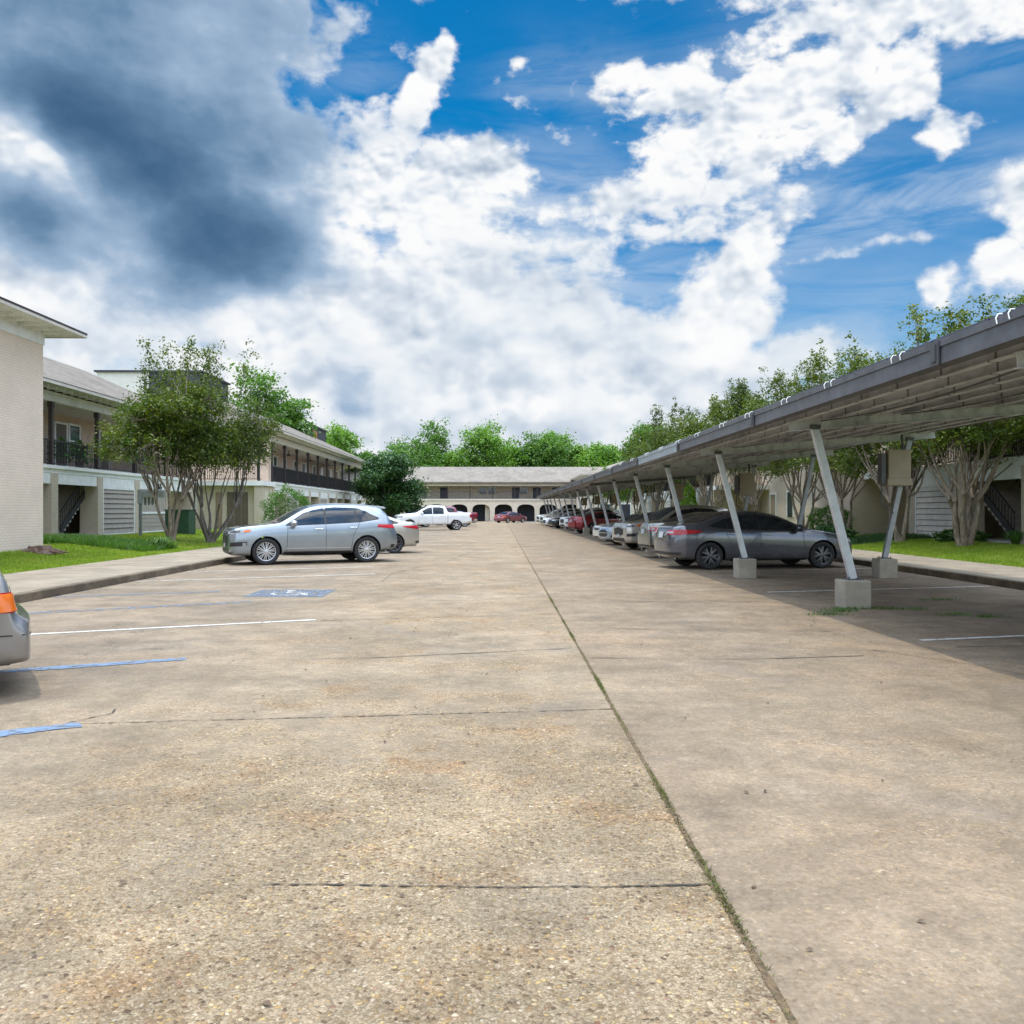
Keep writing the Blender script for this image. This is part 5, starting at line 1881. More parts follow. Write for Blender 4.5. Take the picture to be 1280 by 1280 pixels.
M2 = dict(mirror=True)
SUV = dict(L=4.80, W=1.93, r=0.375, wheels=(0.97, 3.83), rim=('multi', 'rim_silver'), tumble=0.46,
           zt=[(0, 0.80), (0.04, 0.95), (0.12, 1.02), (0.4, 1.07), (0.95, 1.12), (1.28, 1.155), (1.42, 1.20), (1.9, 1.50), (2.15, 1.63), (2.5, 1.70), (3.0, 1.73), (3.6, 1.715), (4.1, 1.67), (4.32, 1.62), (4.46, 1.46), (4.60, 1.24), (4.70, 1.08), (4.78, 0.94), (4.80, 0.80)],
           zb=[(0, 0.36), (0.1, 0.27), (0.5, 0.25), (1.5, 0.27), (3.3, 0.27), (4.3, 0.32), (4.7, 0.38), (4.8, 0.48)],
           hw=[(0, 0.72), (0.05, 0.83), (0.16, 0.91), (0.42, 0.97), (0.9, 0.99), (1.6, 0.985), (2.6, 0.99), (3.8, 1.0), (4.3, 0.965), (4.6, 0.91), (4.75, 0.85), (4.80, 0.80)],
           belt=[(0, 0.68), (0.2, 0.88), (0.6, 0.95), (1.3, 1.02), (2.5, 1.08), (3.6, 1.13), (4.2, 1.17), (4.5, 1.14), (4.8, 0.74)],
           mirror=(1.72, 1.10), mirror_m='rim_silver', handles=[(2.42, 0.985), (3.42, 1.02)], handle_m='chrome',
           decals=[
               ('window_surround', 'trim_black', 'L', [(1.50, 1.075), (2.6, 1.115), (3.6, 1.165), (4.20, 1.25)], [(1.52, 1.11), (2.05, 1.45), (2.9, 1.60), (3.6, 1.575), (4.20, 1.30)], dict(off=0.004, nu=30, mirror=True)),
               ('side_window', 'glass_tint', 'L', [(1.62, 1.10), (2.60, 1.14)], [(1.66, 1.13), (1.9, 1.345), (2.25, 1.505), (2.60, 1.572)], dict(off=0.009, nu=20, mirror=True)),
               ('side_window', 'glass_tint', 'L', [(2.66, 1.14), (3.50, 1.18)], [(2.66, 1.58), (3.0, 1.588), (3.50, 1.565)], dict(off=0.009, mirror=True)),
               ('side_window', 'glass_tint', 'L', [(3.54, 1.183), (4.12, 1.25)], [(3.54, 1.56), (3.85, 1.48), (4.12, 1.30)], dict(off=0.009, mirror=True)),
               ('windshield', 'glass_screen', 'T', [(1.30, -0.74), (1.22, 0), (1.30, 0.74)], [(2.22, -0.58), (2.14, 0), (2.22, 0.58)], dict(off=0.006, nv=10)),
               ('rear_window', 'glass_tint', 'B', [(-0.66, 1.17), (0, 1.15), (0.66, 1.17)], [(-0.56, 1.52), (0, 1.56), (0.56, 1.52)], dict(off=0.006, nv=8)),
               ('headlight', 'lens_clear', 'A', [(27, 0.865), (42, 0.86), (62, 0.90)], [(27, 0.925), (42, 0.955), (62, 0.985)], dict(off=0.008, mirror=True)),
               ('headlight_bezel', 'lens_dark', 'A', [(36, 0.885), (52, 0.905)], [(36, 0.93), (52, 0.955)], dict(off=0.012, mirror=True)),
               ('turn_light', 'lens_orange', 'A', [(57, 0.90), (66, 0.925)], [(57, 0.955), (66, 0.985)], dict(off=0.011, mirror=True)),
               ('grille', 'trim_black', 'A', [(-25, 0.60), (-12, 0.55), (12, 0.55), (25, 0.60)], [(-25, 0.80), (-14, 0.90), (14, 0.90), (25, 0.80)], dict(off=0.008, nu=20)),
               ('grille_bar', 'chrome', 'A', [(-26, 0.79), (0, 0.885), (26, 0.79)], [(-26, 0.82), (0, 0.91), (26, 0.82)], dict(off=0.014, nu=20, nv=1)),
               ('air_intake', 'trim_black', 'A', [(-34, 0.33), (34, 0.33)], [(-30, 0.46), (30, 0.46)], dict(off=0.006, nu=20)),
               ('skid_trim', 'rim_silver', 'A', [(-44, 0.285), (44, 0.285)], [(-40, 0.325), (40, 0.325)], dict(off=0.012, nu=20, nv=1)),
               ('fog_pod', 'trim_black', 'A', [(38, 0.52), (62, 0.54)], [(40, 0.63), (62, 0.66)], dict(off=0.007, mirror=True)),
               ('fog_light', 'lens_clear', 'A', [(56, 0.53), (61, 0.53)], [(56, 0.62), (61, 0.63)], dict(off=0.010, mirror=True)),
               ('number_plate', 'plate_white', 'F', [(-0.15, 0.48), (0.15, 0.48)], [(-0.15, 0.60), (0.15, 0.60)], dict(off=0.02, nu=2, nv=1)),
               ('taillight', 'lens_red', 'Z', [(20, 0.99), (45, 0.985), (72, 1.02)], [(20, 1.06), (45, 1.10), (72, 1.105)], dict(off=0.010, mirror=True)),
               ('taillight_bar', 'lens_red', 'Z', [(-20, 1.02), (20, 1.02)], [(-20, 1.05), (20, 1.05)], dict(off=0.010, nv=1)),
               ('sill_cladding', 'trim_black', 'L', [(1.45, 0.285), (3.38, 0.285)], [(1.45, 0.36), (3.38, 0.36)], dict(off=0.006, mirror=True)),
               ('door_molding', 'rim_silver', 'L', [(1.50, 0.44), (3.36, 0.44)], [(1.50, 0.465), (3.36, 0.465)], dict(off=0.009, mirror=True, nv=1)),
               ('bumper_trim', 'trim_black', 'Z', [(-50, 0.42), (50, 0.42)], [(-50, 0.52), (50, 0.52)], dict(off=0.007, nu=20)),
               seam(1.52, 0.36, 1.56, 1.06), seam(2.63, 0.36, 2.63, 1.12), seam(3.42, 0.80, 3.62, 1.16), seam(3.36, 0.40, 3.42, 0.80),
           ],
           extra=[rear_exhaust, spoiler(1.67, 4.15, 4.55, 0.58), fin(1.69, 3.95)])

SEDAN = dict(L=4.87, W=1.85, r=0.338, wheels=(0.97, 3.82), rim=('split', 'rim_dark'), tumble=0.50,
             zt=[(0, 0.60), (0.05, 0.70), (0.18, 0.80), (0.5, 0.875), (0.95, 0.95), (1.25, 0.995), (1.42, 1.04), (1.8, 1.24), (2.1, 1.375), (2.45, 1.455), (2.85, 1.48), (3.2, 1.45), (3.6, 1.355), (4.0, 1.215), (4.25, 1.135), (4.5, 1.11), (4.74, 1.09), (4.81, 0.99), (4.87, 0.80)],
             zb=[(0, 0.30), (0.1, 0.22), (0.5, 0.20), (1.5, 0.20), (3.3, 0.20), (4.3, 0.22), (4.7, 0.26), (4.87, 0.34)],
             hw=[(0, 0.64), (0.06, 0.76), (0.18, 0.87), (0.45, 0.95), (0.9, 0.99), (1.6, 0.985), (2.6, 0.99), (3.8, 1.0), (4.25, 0.955), (4.55, 0.87), (4.75, 0.75), (4.82, 0.67), (4.87, 0.58)],
             belt=[(0, 0.55), (0.2, 0.72), (0.6, 0.80), (1.3, 0.90), (2.5, 0.945), (3.6, 0.985), (4.2, 1.01), (4.6, 1.00), (4.87, 0.72)],
             mirror=(1.68, 0.98), handles=[(2.42, 0.865), (3.40, 0.89)], handle_m='chrome',
             decals=[
                 ('window_surround', 'trim_black', 'L', [(1.48, 0.935), (2.6, 0.965), (3.5, 1.005), (3.98, 1.06)], [(1.50, 0.965), (1.95, 1.255), (2.7, 1.375), (3.5, 1.265), (3.98, 1.085)], dict(off=0.003, nu=30, mirror=True)),
                 ('side_window', 'glass_tint', 'L', [(1.56, 0.958), (2.60, 0.985)], [(1.60, 0.985), (1.85, 1.175), (2.2, 1.295), (2.60, 1.350)], dict(off=0.008, nu=20, mirror=True)),
                 ('side_window', 'glass_tint', 'L', [(2.66, 0.985), (3.46, 1.015)], [(2.66, 1.355), (3.05, 1.34), (3.46, 1.255)], dict(off=0.008, mirror=True)),
                 ('side_window', 'glass_tint', 'L', [(3.50, 1.018), (3.90, 1.058)], [(3.50, 1.245), (3.7, 1.175), (3.90, 1.085)], dict(off=0.008, mirror=True)),
                 ('windshield', 'glass_screen', 'T', [(1.32, -0.70), (1.24, 0), (1.32, 0.70)], [(2.18, -0.54), (2.10, 0), (2.18, 0.54)], dict(off=0.006, nv=10)),
                 ('rear_window', 'glass_tint', 'T', [(3.42, -0.50), (3.36, 0), (3.42, 0.50)], [(4.12, -0.60), (4.20, 0), (4.12, 0.60)], dict(off=0.006, nv=10)),
                 ('headlight', 'lens_clear', 'A', [(28, 0.64), (45, 0.65), (66, 0.73)], [(28, 0.70), (45, 0.745), (66, 0.79)], dict(off=0.008, mirror=True)),
                 ('grille', 'trim_black', 'A', [(-27, 0.42), (-16, 0.36), (16, 0.36), (27, 0.42)], [(-24, 0.60), (-14, 0.67), (14, 0.67), (24, 0.60)], dict(off=0.008, nu=20)),
                 ('grille_bar', 'chrome', 'A', [(-25, 0.52), (25, 0.52)], [(-25, 0.545), (25, 0.545)], dict(off=0.014, nu=20, nv=1)),
                 ('fog_pod', 'trim_black', 'A', [(38, 0.34), (58, 0.36)], [(40, 0.45), (56, 0.46)], dict(off=0.007, mirror=True)),
                 ('number_plate', 'plate_white', 'B', [(-0.15, 0.78), (0.15, 0.78)], [(-0.15, 0.92), (0.15, 0.92)], dict(off=0.02, nu=2, nv=1)),
                 ('taillight', 'lens_red', 'Z', [(22, 0.86), (45, 0.855), (76, 0.93)], [(22, 0.97), (45, 0.985), (76, 0.96)], dict(off=0.010, mirror=True)),
                 ('reverse_light', 'lens_clear', 'Z', [(22, 0.89), (36, 0.89)], [(22, 0.94), (36, 0.945)], dict(off=0.014, mirror=True)),
                 ('bumper_trim', 'trim_black', 'Z', [(-46, 0.36), (46, 0.36)], [(-46, 0.43), (46, 0.43)], dict(off=0.007, nu=20)),
                 ('sill_trim', 'trim_black', 'L', [(1.42, 0.21), (3.40, 0.21)], [(1.42, 0.255), (3.40, 0.255)], dict(off=0.006, mirror=True)),
                 seam(1.46, 0.28, 1.50, 0.93), seam(2.63, 0.28, 2.63, 0.97), seam(3.42, 0.70, 3.58, 1.00), seam(3.34, 0.30, 3.42, 0.70),
             ],
             extra=[rear_exhaust])

import copy as _cp


def variant(base, **k):
    d = dict(base)
    d.update(k)
    return d


# boxier nineties sedan
OLD = variant(SEDAN, L=4.77, W=1.77, r=0.31, rim=('plain', 'rim_silver'), tumble=0.46,
              zt=[(0, 0.60), (0.05, 0.68), (0.16, 0.76), (0.5, 0.84), (0.95, 0.90), (1.3, 0.95), (1.45, 1.00), (1.9, 1.27), (2.15, 1.37), (2.5, 1.41), (3.0, 1.40), (3.35, 1.35), (3.8, 1.13), (3.95, 1.06), (4.2, 1.03), (4.46, 1.015), (4.56, 0.985), (4.60, 0.90), (4.62, 0.70), (4.68, 0.655), (4.77, 0.60)],
              hw=[(0, 0.70), (0.06, 0.82), (0.18, 0.91), (0.45, 0.97), (0.9, 0.99), (1.6, 0.99), (2.6, 1.0), (3.8, 1.0), (4.2, 0.985), (4.38, 0.965), (4.52, 0.93), (4.62, 0.93), (4.72, 0.90), (4.77, 0.82)],
              zb=[(0, 0.26), (0.5, 0.20), (3.3, 0.20), (4.3, 0.22), (4.77, 0.27)],
              belt=[(0, 0.55), (0.2, 0.68), (0.6, 0.76), (1.3, 0.86), (2.5, 0.90), (3.6, 0.93), (4.2, 0.95), (4.55, 0.93), (4.66, 0.62), (4.77, 0.50)],
              decals=[
                  ('window_surround', 'trim_black', 'L', [(1.50, 0.90), (2.6, 0.925), (3.75, 0.955)], [(1.52, 0.93), (2.0, 1.22), (2.7, 1.30), (3.3, 1.26), (3.75, 0.99)], dict(off=0.003, nu=30, mirror=True)),
                  ('side_window', 'glass_tint', 'L', [(1.58, 0.92), (2.60, 0.945)], [(1.62, 0.95), (1.9, 1.14), (2.2, 1.245), (2.60, 1.275)], dict(off=0.008, nu=20, mirror=True)),
                  ('side_window', 'glass_tint', 'L', [(2.66, 0.945), (3.60, 0.965)], [(2.66, 1.275), (3.15, 1.25), (3.60, 1.05)], dict(off=0.008, mirror=True)),
                  ('windshield', 'glass_screen', 'T', [(1.40, -0.68), (1.32, 0), (1.40, 0.68)], [(2.05, -0.56), (2.0, 0), (2.05, 0.56)], dict(off=0.006, nv=10)),
                  ('rear_window', 'glass_tint', 'T', [(3.42, -0.54), (3.38, 0), (3.42, 0.54)], [(3.86, -0.60), (3.92, 0), (3.86, 0.60)], dict(off=0.006, nv=10)),
                  ('headlight', 'lens_clear', 'A', [(24, 0.58), (62, 0.60)], [(24, 0.68), (62, 0.70)], dict(off=0.008, mirror=True)),
                  ('grille', 'trim_black', 'A', [(-20, 0.56), (20, 0.56)], [(-20, 0.66), (20, 0.66)], dict(off=0.008)),
                  ('taillight', 'lens_red', 'Z', [(24, 0.69), (75, 0.69)], [(24, 0.85), (75, 0.85)], dict(off=0.012, mirror=True)),
                  ('turn_light', 'lens_orange', 'Z', [(38, 0.70), (58, 0.70)], [(38, 0.84), (58, 0.84)], dict(off=0.022, mirror=True)),
                  ('number_plate', 'plate_white', 'B', [(-0.15, 0.70), (0.15, 0.70)], [(-0.15, 0.84), (0.15, 0.84)], dict(off=0.02, nu=2, nv=1)),
                  ('bumper_seam', 'trim_black', 'Z', [(-84, 0.505), (84, 0.505)], [(-84, 0.515), (84, 0.515)], dict(off=0.004, nu=40, nv=1)),
                  seam(1.46, 0.28, 1.50, 0.90), seam(2.63, 0.28, 2.63, 0.93), seam(3.36, 0.30, 3.55, 0.95),
              ])

COUPE = variant(SEDAN, L=5.0, W=1.92, r=0.36, rim=('split', 'rim_silver'),
                zt=[(0, 0.66), (0.05, 0.78), (0.18, 0.90), (0.5, 0.95), (0.95, 1.00), (1.45, 1.04), (1.6, 1.08), (2.0, 1.28), (2.35, 1.42), (2.7, 1.47), (3.1, 1.46), (3.5, 1.38), (3.9, 1.25), (4.2, 1.16), (4.6, 1.15), (4.9, 1.13), (4.96, 1.02), (5.0, 0.82)])

VAN = variant(SUV, W=1.95, rim=('plain', 'rim_silver'), r=0.35, extra=[rear_exhaust, fin(1.69, 3.95)])
VAN['decals'] = [d for d in SUV['decals'] if d[0] not in ('skid_trim', 'taillight_bar')]
MIDS = variant(SUV, L=4.8, r=0.36, rim=('plain', 'rim_silver'), extra=[rear_exhaust, roof_rails(1.75, 2.3, 4.0, 0.62)])
MIDS['decals'] = [d for d in SUV['decals'] if d[0] not in ('skid_trim', 'door_molding')]

PICK = dict(L=5.85, W=2.02, r=0.41, wheels=(0.98, 4.62), rim=('plain', 'rim_silver'), tumble=0.34, bed=(4.08, 5.68),
            zt=[(0, 0.98), (0.05, 1.10), (0.16, 1.20), (0.5, 1.26), (0.95, 1.30), (1.40, 1.33), (1.55, 1.38), (2.0, 1.68), (2.3, 1.83), (2.65, 1.92), (3.2, 1.93), (3.6, 1.91), (3.80, 1.86), (3.93, 1.42), (3.99, 1.36), (4.2, 1.36), (5.7, 1.36), (5.80, 1.34), (5.85, 1.28)],
            zb=[(0, 0.50), (0.15, 0.42), (0.5, 0.40), (1.5, 0.42), (4.0, 0.44), (5.3, 0.50), (5.85, 0.55)],
            hw=[(0, 0.78), (0.06, 0.86), (0.18, 0.92), (0.45, 0.97), (0.9, 0.99), (2.6, 0.99), (4.8, 1.0), (5.6, 0.97), (5.8, 0.95), (5.85, 0.92)],
            belt=[(0, 0.92), (0.2, 1.08), (0.6, 1.14), (1.4, 1.18), (2.5, 1.20), (3.9, 1.22), (4.1, 1.27), (5.7, 1.27), (5.85, 1.2)],
            mirror=(1.95, 1.25), handles=[(2.62, 1.08), (3.50, 1.09)], handle_m='rim_silver', mirror_m='chrome',
            decals=[
                ('side_window', 'glass_tint', 'L', [(1.78, 1.235), (2.72, 1.245)], [(1.82, 1.27), (2.05, 1.55), (2.4, 1.72), (2.72, 1.77)], dict(off=0.008, nu=20, mirror=True)),
                ('side_window', 'glass_tint', 'L', [(2.78, 1.245), (3.62, 1.25)], [(2.78, 1.775), (3.3, 1.78), (3.62, 1.70)], dict(off=0.008, mirror=True)),
                ('windshield', 'glass_screen', 'T', [(1.52, -0.80), (1.44, 0), (1.52, 0.80)], [(2.36, -0.68), (2.28, 0), (2.36, 0.68)], dict(off=0.006, nv=10)),
                ('headlight', 'lens_clear', 'A', [(26, 0.98), (62, 1.0)], [(26, 1.10), (62, 1.13)], dict(off=0.008, mirror=True)),
                ('grille', 'trim_black', 'A', [(-24, 0.72), (24, 0.72)], [(-24, 1.08), (24, 1.08)], dict(off=0.008, nu=20)),
                ('bumper', 'chrome', 'A', [(-58, 0.50), (58, 0.50)], [(-56, 0.66), (56, 0.66)], dict(off=0.02, nu=24)),
                ('taillight', 'lens_red', 'Z', [(38, 0.98), (52, 0.98)], [(38, 1.24), (52, 1.24)], dict(off=0.010, mirror=True)),
                ('rear_bumper', 'chrome', 'Z', [(-58, 0.56), (58, 0.56)], [(-56, 0.72), (56, 0.72)], dict(off=0.02, nu=24)),
                ('number_plate', 'plate_white', 'B', [(-0.15, 0.74), (0.15, 0.74)], [(-0.15, 0.87), (0.15, 0.87)], dict(off=0.02, nu=2, nv=1)),
                seam(1.66, 0.46, 1.70, 1.22), seam(2.75, 0.46, 2.75, 1.24), seam(3.70, 0.46, 3.72, 1.24), seam(3.93, 0.46, 3.93, 1.34, 0.03),
            ])

AL, AR = R(24), R(14.5)


def nose_to(spec, sref, side, X, Y, rz):
    """ground position of the car's centre so that the wheel on the given side at station sref stands at (X, Y)"""
    l = Vector((spec['L'] / 2 - sref, side * (spec['W'] / 2 - 0.05), 0))
    l.x *= spec.get('scale', (1, 1, 1))[0]
    l.y *= spec.get('scale', (1, 1, 1))[1]
    c, s = math.cos(rz), math.sin(rz)
    return (X - (l.x * c - l.y * s), Y - (l.x * s + l.y * c), 0)


# left row, noses to the left kerb
rzl = PI + AL
make_car('parked_car', 'silver crossover with multi-spoke wheels nearest on the left row, nose at the kerb', SUV, 'paint_silver', nose_to(SUV, 3.83, 1, -3.86, 25.6, PI + R(25)), PI + R(25), lod=2)
OLDs = OLD
AO = R(31)
cx_, cy_ = -4.15, 7.80
make_car('parked_car', 'grey older sedan cut off by the left edge, orange and red taillight showing', OLD, 'paint_bronze',
         (cx_ - math.cos(AO) * OLD['L'] / 2, cy_ - math.sin(AO) * OLD['L'] / 2, 0), PI + AO, lod=2)
make_car('parked_car', 'beige sedan with red taillight mostly hidden behind the silver crossover', SEDAN, 'paint_beige', nose_to(SEDAN, 3.82, 1, -3.70, 30.9, rzl), rzl)
make_car('pickup_truck', 'white crew-cab pickup truck in the left row before the arched building', PICK, 'paint_white', nose_to(PICK, 4.62, 1, -3.35, 68.0, PI + R(15)), PI + R(15), cat='pickup truck')
make_car('pickup_truck', 'maroon pickup truck just beyond the white pickup', PICK, 'paint_maroon', nose_to(PICK, 4.62, 1, -3.3, 82.5, PI + R(15)), PI + R(15), cat='pickup truck')
make_car('parked_car', 'silver car beyond the maroon pickup, only its tail showing', SEDAN, 'paint_silver', nose_to(SEDAN, 3.82, 1, -3.3, 91, PI + R(15)), PI + R(15))
make_car('parked_car', 'dark red sedan standing by itself before the arches at the far end', OLD, 'paint_maroon', (1.35, 111.0, 0), R(48))

# right row under the carport
FUS = variant(SEDAN, wheels=(0.97, 3.93), scale=(1.055, 1.03, 1.03))
make_car('parked_car', 'dark grey sedan under the carport behind the second leaning post, nose to the kerb', FUS, 'paint_grey', nose_to(FUS, 3.93, -1, 5.36, 22.35, R(10)), R(10), lod=2)
rzo = PI + AR
make_car('parked_car', 'olive grey car between the dark grey sedan and the beige van', COUPE, 'paint_olive', nose_to(COUPE, 3.82, -1, 5.9, 27.4, R(11)), R(11))
make_car('parked_car', 'champagne minivan backed into the carport by the fourth post', VAN, 'paint_beige', nose_to(VAN, 0.97, 1, 5.75, 33.3, rzo), rzo)
make_car('parked_car', 'silver blue sedan backed in beside the champagne minivan', SEDAN, 'paint_blue', nose_to(SEDAN, 0.97, 1, 5.7, 38.2, rzo), rzo)
make_car('parked_car', 'cream sedan backed in, between the silver blue sedan and the red car', OLD, 'paint_pearl', nose_to(OLD, 0.97, 1, 5.9, 42.6, rzo), rzo)
make_car('parked_car', 'red muscle sedan with dark windows nosed in halfway down the carport', COUPE, 'paint_red', nose_to(COUPE, 3.82, -1, 6.1, 57.5, R(22)), R(22))
make_car('parked_car', 'white crossover backed in beyond the red car', MIDS, 'paint_white', nose_to(MIDS, 0.97, 1, 5.9, 66.5, rzo), rzo)
make_car('parked_car', 'black sedan in the far part of the carport', SEDAN, 'paint_black', nose_to(SEDAN, 0.97, 1, 5.4, 74.0, rzo), rzo)
make_car('parked_car', 'white sedan beyond the black sedan', SEDAN, 'paint_white', nose_to(SEDAN, 0.97, 1, 5.2, 80.0, rzo), rzo)
make_car('parked_car', 'pale crossover near the far end of the carport', MIDS, 'paint_pearl', nose_to(MIDS, 0.97, 1, 5.3, 87.0, rzo), rzo)
make_car('parked_car', 'white crossover parked last at the far end of the carport', MIDS, 'paint_white', nose_to(MIDS, 0.97, 1, 5.3, 95.5, rzo), rzo)
for fx in SC.objects:
    pass

# ------------------------------------------------------------------ small things
# transformer cabinet
t = empty('utility_cabinet', (-14.35, 39.8, 0.45), 'green metal utility cabinet behind the crape myrtles on the left lawn', 'utility cabinet')
MB().box(-0.55, 0.5, -0.45, 0.45, -0.05, 1.06).build('housing', 'cabinet_green', t, bev=0.02)
MB().box(-0.58, 0.53, -0.48, 0.48, 1.062, 1.12).build('lid', 'cabinet_green', t, bev=0.02)
MB().box(-0.02, -0.005, -0.452, -0.4505, 0.1, 1.0).build('door_gap', 'deep_dark', t)
MB().prism([(-0.42, 0.78), (-0.28, 0.78), (-0.35, 0.92)], 'y', -0.456, -0.4505).build('warning_sticker', 'white_paint', t)
# meter post
t = empty('meter_post', (-14.75, 36.3, 0.45), 'thin grey post with a steel cover and four hanging meters before the left siding', 'meter post')
MB().box(-0.05, 0.05, -0.05, 0.05, -0.1, 1.45).build('post', 'galv_grey', t)
MB().box(-0.09, 0.09, -0.10, 0.08, 1.35, 1.92).build('switch_box', 'galv_light', t, bev=0.01)
MB().box(0.095, 0.98, -0.08, 0.10, 1.60, 1.90).build('cover', 'galv_light', t, bev=0.01)
for k in range(4):
    o = MB().tube([(0.20 + 0.15 * k, 0, 1.60), (0.20 + 0.15 * k, 0, 1.36), (0.20 + 0.15 * k, 0, 1.28)], [0.055, 0.055, 0.03], 10).build('meter', 'galv_grey', t, smooth=True)
# low stump with roots on the lawn
t = empty('tree_stump', (-12.75, 24.6, 0.36), 'low reddish brown tree stump on the lawn before the tall brick wall', 'tree stump')
m = MB()
rr = random.Random(4)
rim_ = [0.30 * (1 + rr.uniform(-0.18, 0.25)) for _ in range(18)]
vs = []
for (z, k) in ((-0.05, 1.5), (0.05, 1.12), (0.15, 1.0), (0.16, 0.93)):
    vs += [(rim_[i] * k * math.cos(i * PI / 9), 0.8 * rim_[i] * k * math.sin(i * PI / 9), z + (rr.uniform(-0.02, 0.03) if z > 0.1 else 0)) for i in range(18)]
fs = [(j * 18 + i, j * 18 + (i + 1) % 18, (j + 1) * 18 + (i + 1) % 18, (j + 1) * 18 + i) for j in range(3) for i in range(18)] + [tuple(range(54, 72))]
m.add(vs, fs)
for k in range(8):
    a_ = k * 0.8 + rr.uniform(-0.2, 0.2)
    m.tube([(0.2 * math.cos(a_), 0.15 * math.sin(a_), 0.05), (0.42 * math.cos(a_), 0.3 * math.sin(a_), 0.03), (0.75 * math.cos(a_ + 0.2), 0.45 * math.sin(a_ + 0.2), -0.03)], [0.08, 0.05, 0.015], 6)
m.build('wood', 'stump_wood', t, smooth=False)
# plants on the left gallery
for (yy_, lb, sd) in ((35.9, 'leafy potted plant standing behind the railing of the left gallery', 3), (37.4, 'smaller potted plant beside the post on the left gallery', 5)):
    t = empty('potted_plant', (-17.75, yy_, 3.25), lb, 'plant')
    MB().lathe([(0.01, 0.0), (0.13, 0.0), (0.19, 0.32), (0.21, 0.34), (0.18, 0.34), (0.01, 0.30)], axis='z', n=16).build('pot', 'door_brown', t, smooth=True)
    rng = np.random.default_rng(sd)
    n = 260
    a = rng.uniform(0, 2 * PI, n)
    rad = rng.uniform(0, 0.55, n)
    p = np.stack([np.cos(a) * rad, np.sin(a) * rad, 0.5 + rng.uniform(0, 0.75, n) - rad * 0.5], 1)
    quad_mesh('foliage', leaf_arrays(p, 0.22, rng, 0.3, 0.3), 'leaf_hedge', t)
    tb = MB()
    for k in range(9): tb.tube([(0, 0, 0.3), (rng.normal() * 0.12, rng.normal() * 0.12, 0.7), (rng.normal() * 0.3, rng.normal() * 0.3, 1.05)], [0.012, 0.009, 0.004], 5)
    tb.build('stem', 'leaf_dark', t)

# ------------------------------------------------------------------ trees
GM = 'crape myrtles on the lawns'
make_tree('crape_myrtle', (-12.85, 34.6, 0.40), 'left of the two crape myrtles on the left lawn, reddish multi-stem trunk', GM, 11, 8.1, 2.1, 2.5, 4.15, 2.45,
          stems=4, nb=26, ncl=620, lpc=46, leaf=0.115, lm='leaf_myrtle', tr=0.085, spread=0.55, csig=0.16, sprigs=9, lumps=0.36, fork=1.7)
make_tree('crape_myrtle', (-11.75, 35.9, 0.35), 'right of the two crape myrtles on the left lawn, many crooked grey stems', GM, 12, 8.2, 1.9, 2.6, 3.85, 2.2,
          stems=7, nb=28, ncl=640, lpc=42, leaf=0.11, lm='leaf_olive', bm='bark_grey', tr=0.075, spread=0.85, csig=0.16, sprigs=9, lumps=0.36, fork=1.4, leanx=0.3)
gt = 'trees beyond the roofs'
make_tree('broadleaf_tree', (-21.9, 82, 0.2), 'tall green tree rising behind the left roof beside the dark rooftop block', gt, 21, 13.9, 5, 4.6, 9.5, 4.3,
          stems=1, nb=22, ncl=330, lpc=40, leaf=0.34, lm='leaf_mid', bm='bark_grey', tr=0.22, csig=0.42, twigs=False, fork=4)
make_tree('broadleaf_tree', (-24.0, 125, 0.2), 'bright green round tree just right of the small rooftop block', gt, 22, 13.8, 5, 4.2, 9.6, 4.0,
          stems=1, nb=16, ncl=220, lpc=34, leaf=0.42, lm='leaf_bright', bm='bark_grey', tr=0.22, csig=0.5, twigs=False, fork=4)
make_tree('broadleaf_tree', (-20.6, 130, 0.2), 'small green tree past the end of the left building', gt, 23, 11.2, 4, 2.3, 8.6, 2.6,
          stems=1, nb=10, ncl=110, lpc=34, leaf=0.4, lm='leaf_mid', bm='bark_grey', tr=0.18, csig=0.45, twigs=False, fork=4)
make_tree('magnolia_tree', (-9.8, 79, 0.1), 'dark dense evergreen at the end of the long left building', 'trees beyond the roofs', 24, 8.4, 0.4, 3.1, 3.5, 4.1,
          stems=1, nb=17, ncl=620, lpc=56, leaf=0.22, lm='leaf_dark', bm='bark_dark', tr=0.16, csig=0.30, twigs=False, fork=1.2, lumps=0.38)
far = [(-13.6, 150, 17.0, 5.6, 'leaf_mid', 'tallest rounded green tree behind the far roof, right of the dark evergreen'),
       (-7.6, 158, 13.0, 4.0, 'leaf_bright', 'low yellow green tree behind the far roof left of the airy tree'),
       (-2.8, 152, 16.2, 5.4, 'leaf_bright', 'airy bright green tree behind the middle of the far roof'),
       (2.0, 160, 12.8, 4.4, 'leaf_mid', 'low tree in the dip of the treeline behind the far roof'),
       (6.9, 150, 16.0, 4.8, 'leaf_mid', 'darker tree with a topknot behind the far roof'),
       (10.6, 153, 15.4, 4.0, 'leaf_bright', 'bright green tree right of the dark topknot tree'),
       (16.3, 150, 15.0, 4.0, 'leaf_bright', 'rounded green tree above the right end of the far roof'),
       (20.6, 160, 14.6, 4.2, 'leaf_mid', 'green tree above the hip-roofed block at the far right'),
       (24.6, 140, 15.8, 4.6, 'leaf_mid', 'blue green tree highest over the far end of the carport'),
       (-28, 160, 12.0, 4.5, 'leaf_mid', 'tree behind the far left roofs'),
       (-22.5, 155, 10.5, 3.8, 'leaf_mid', 'low tree between the left roofs and the dark evergreen'),
       (31, 135, 14.5, 5.0, 'leaf_mid', 'tree behind the far right gallery building')]
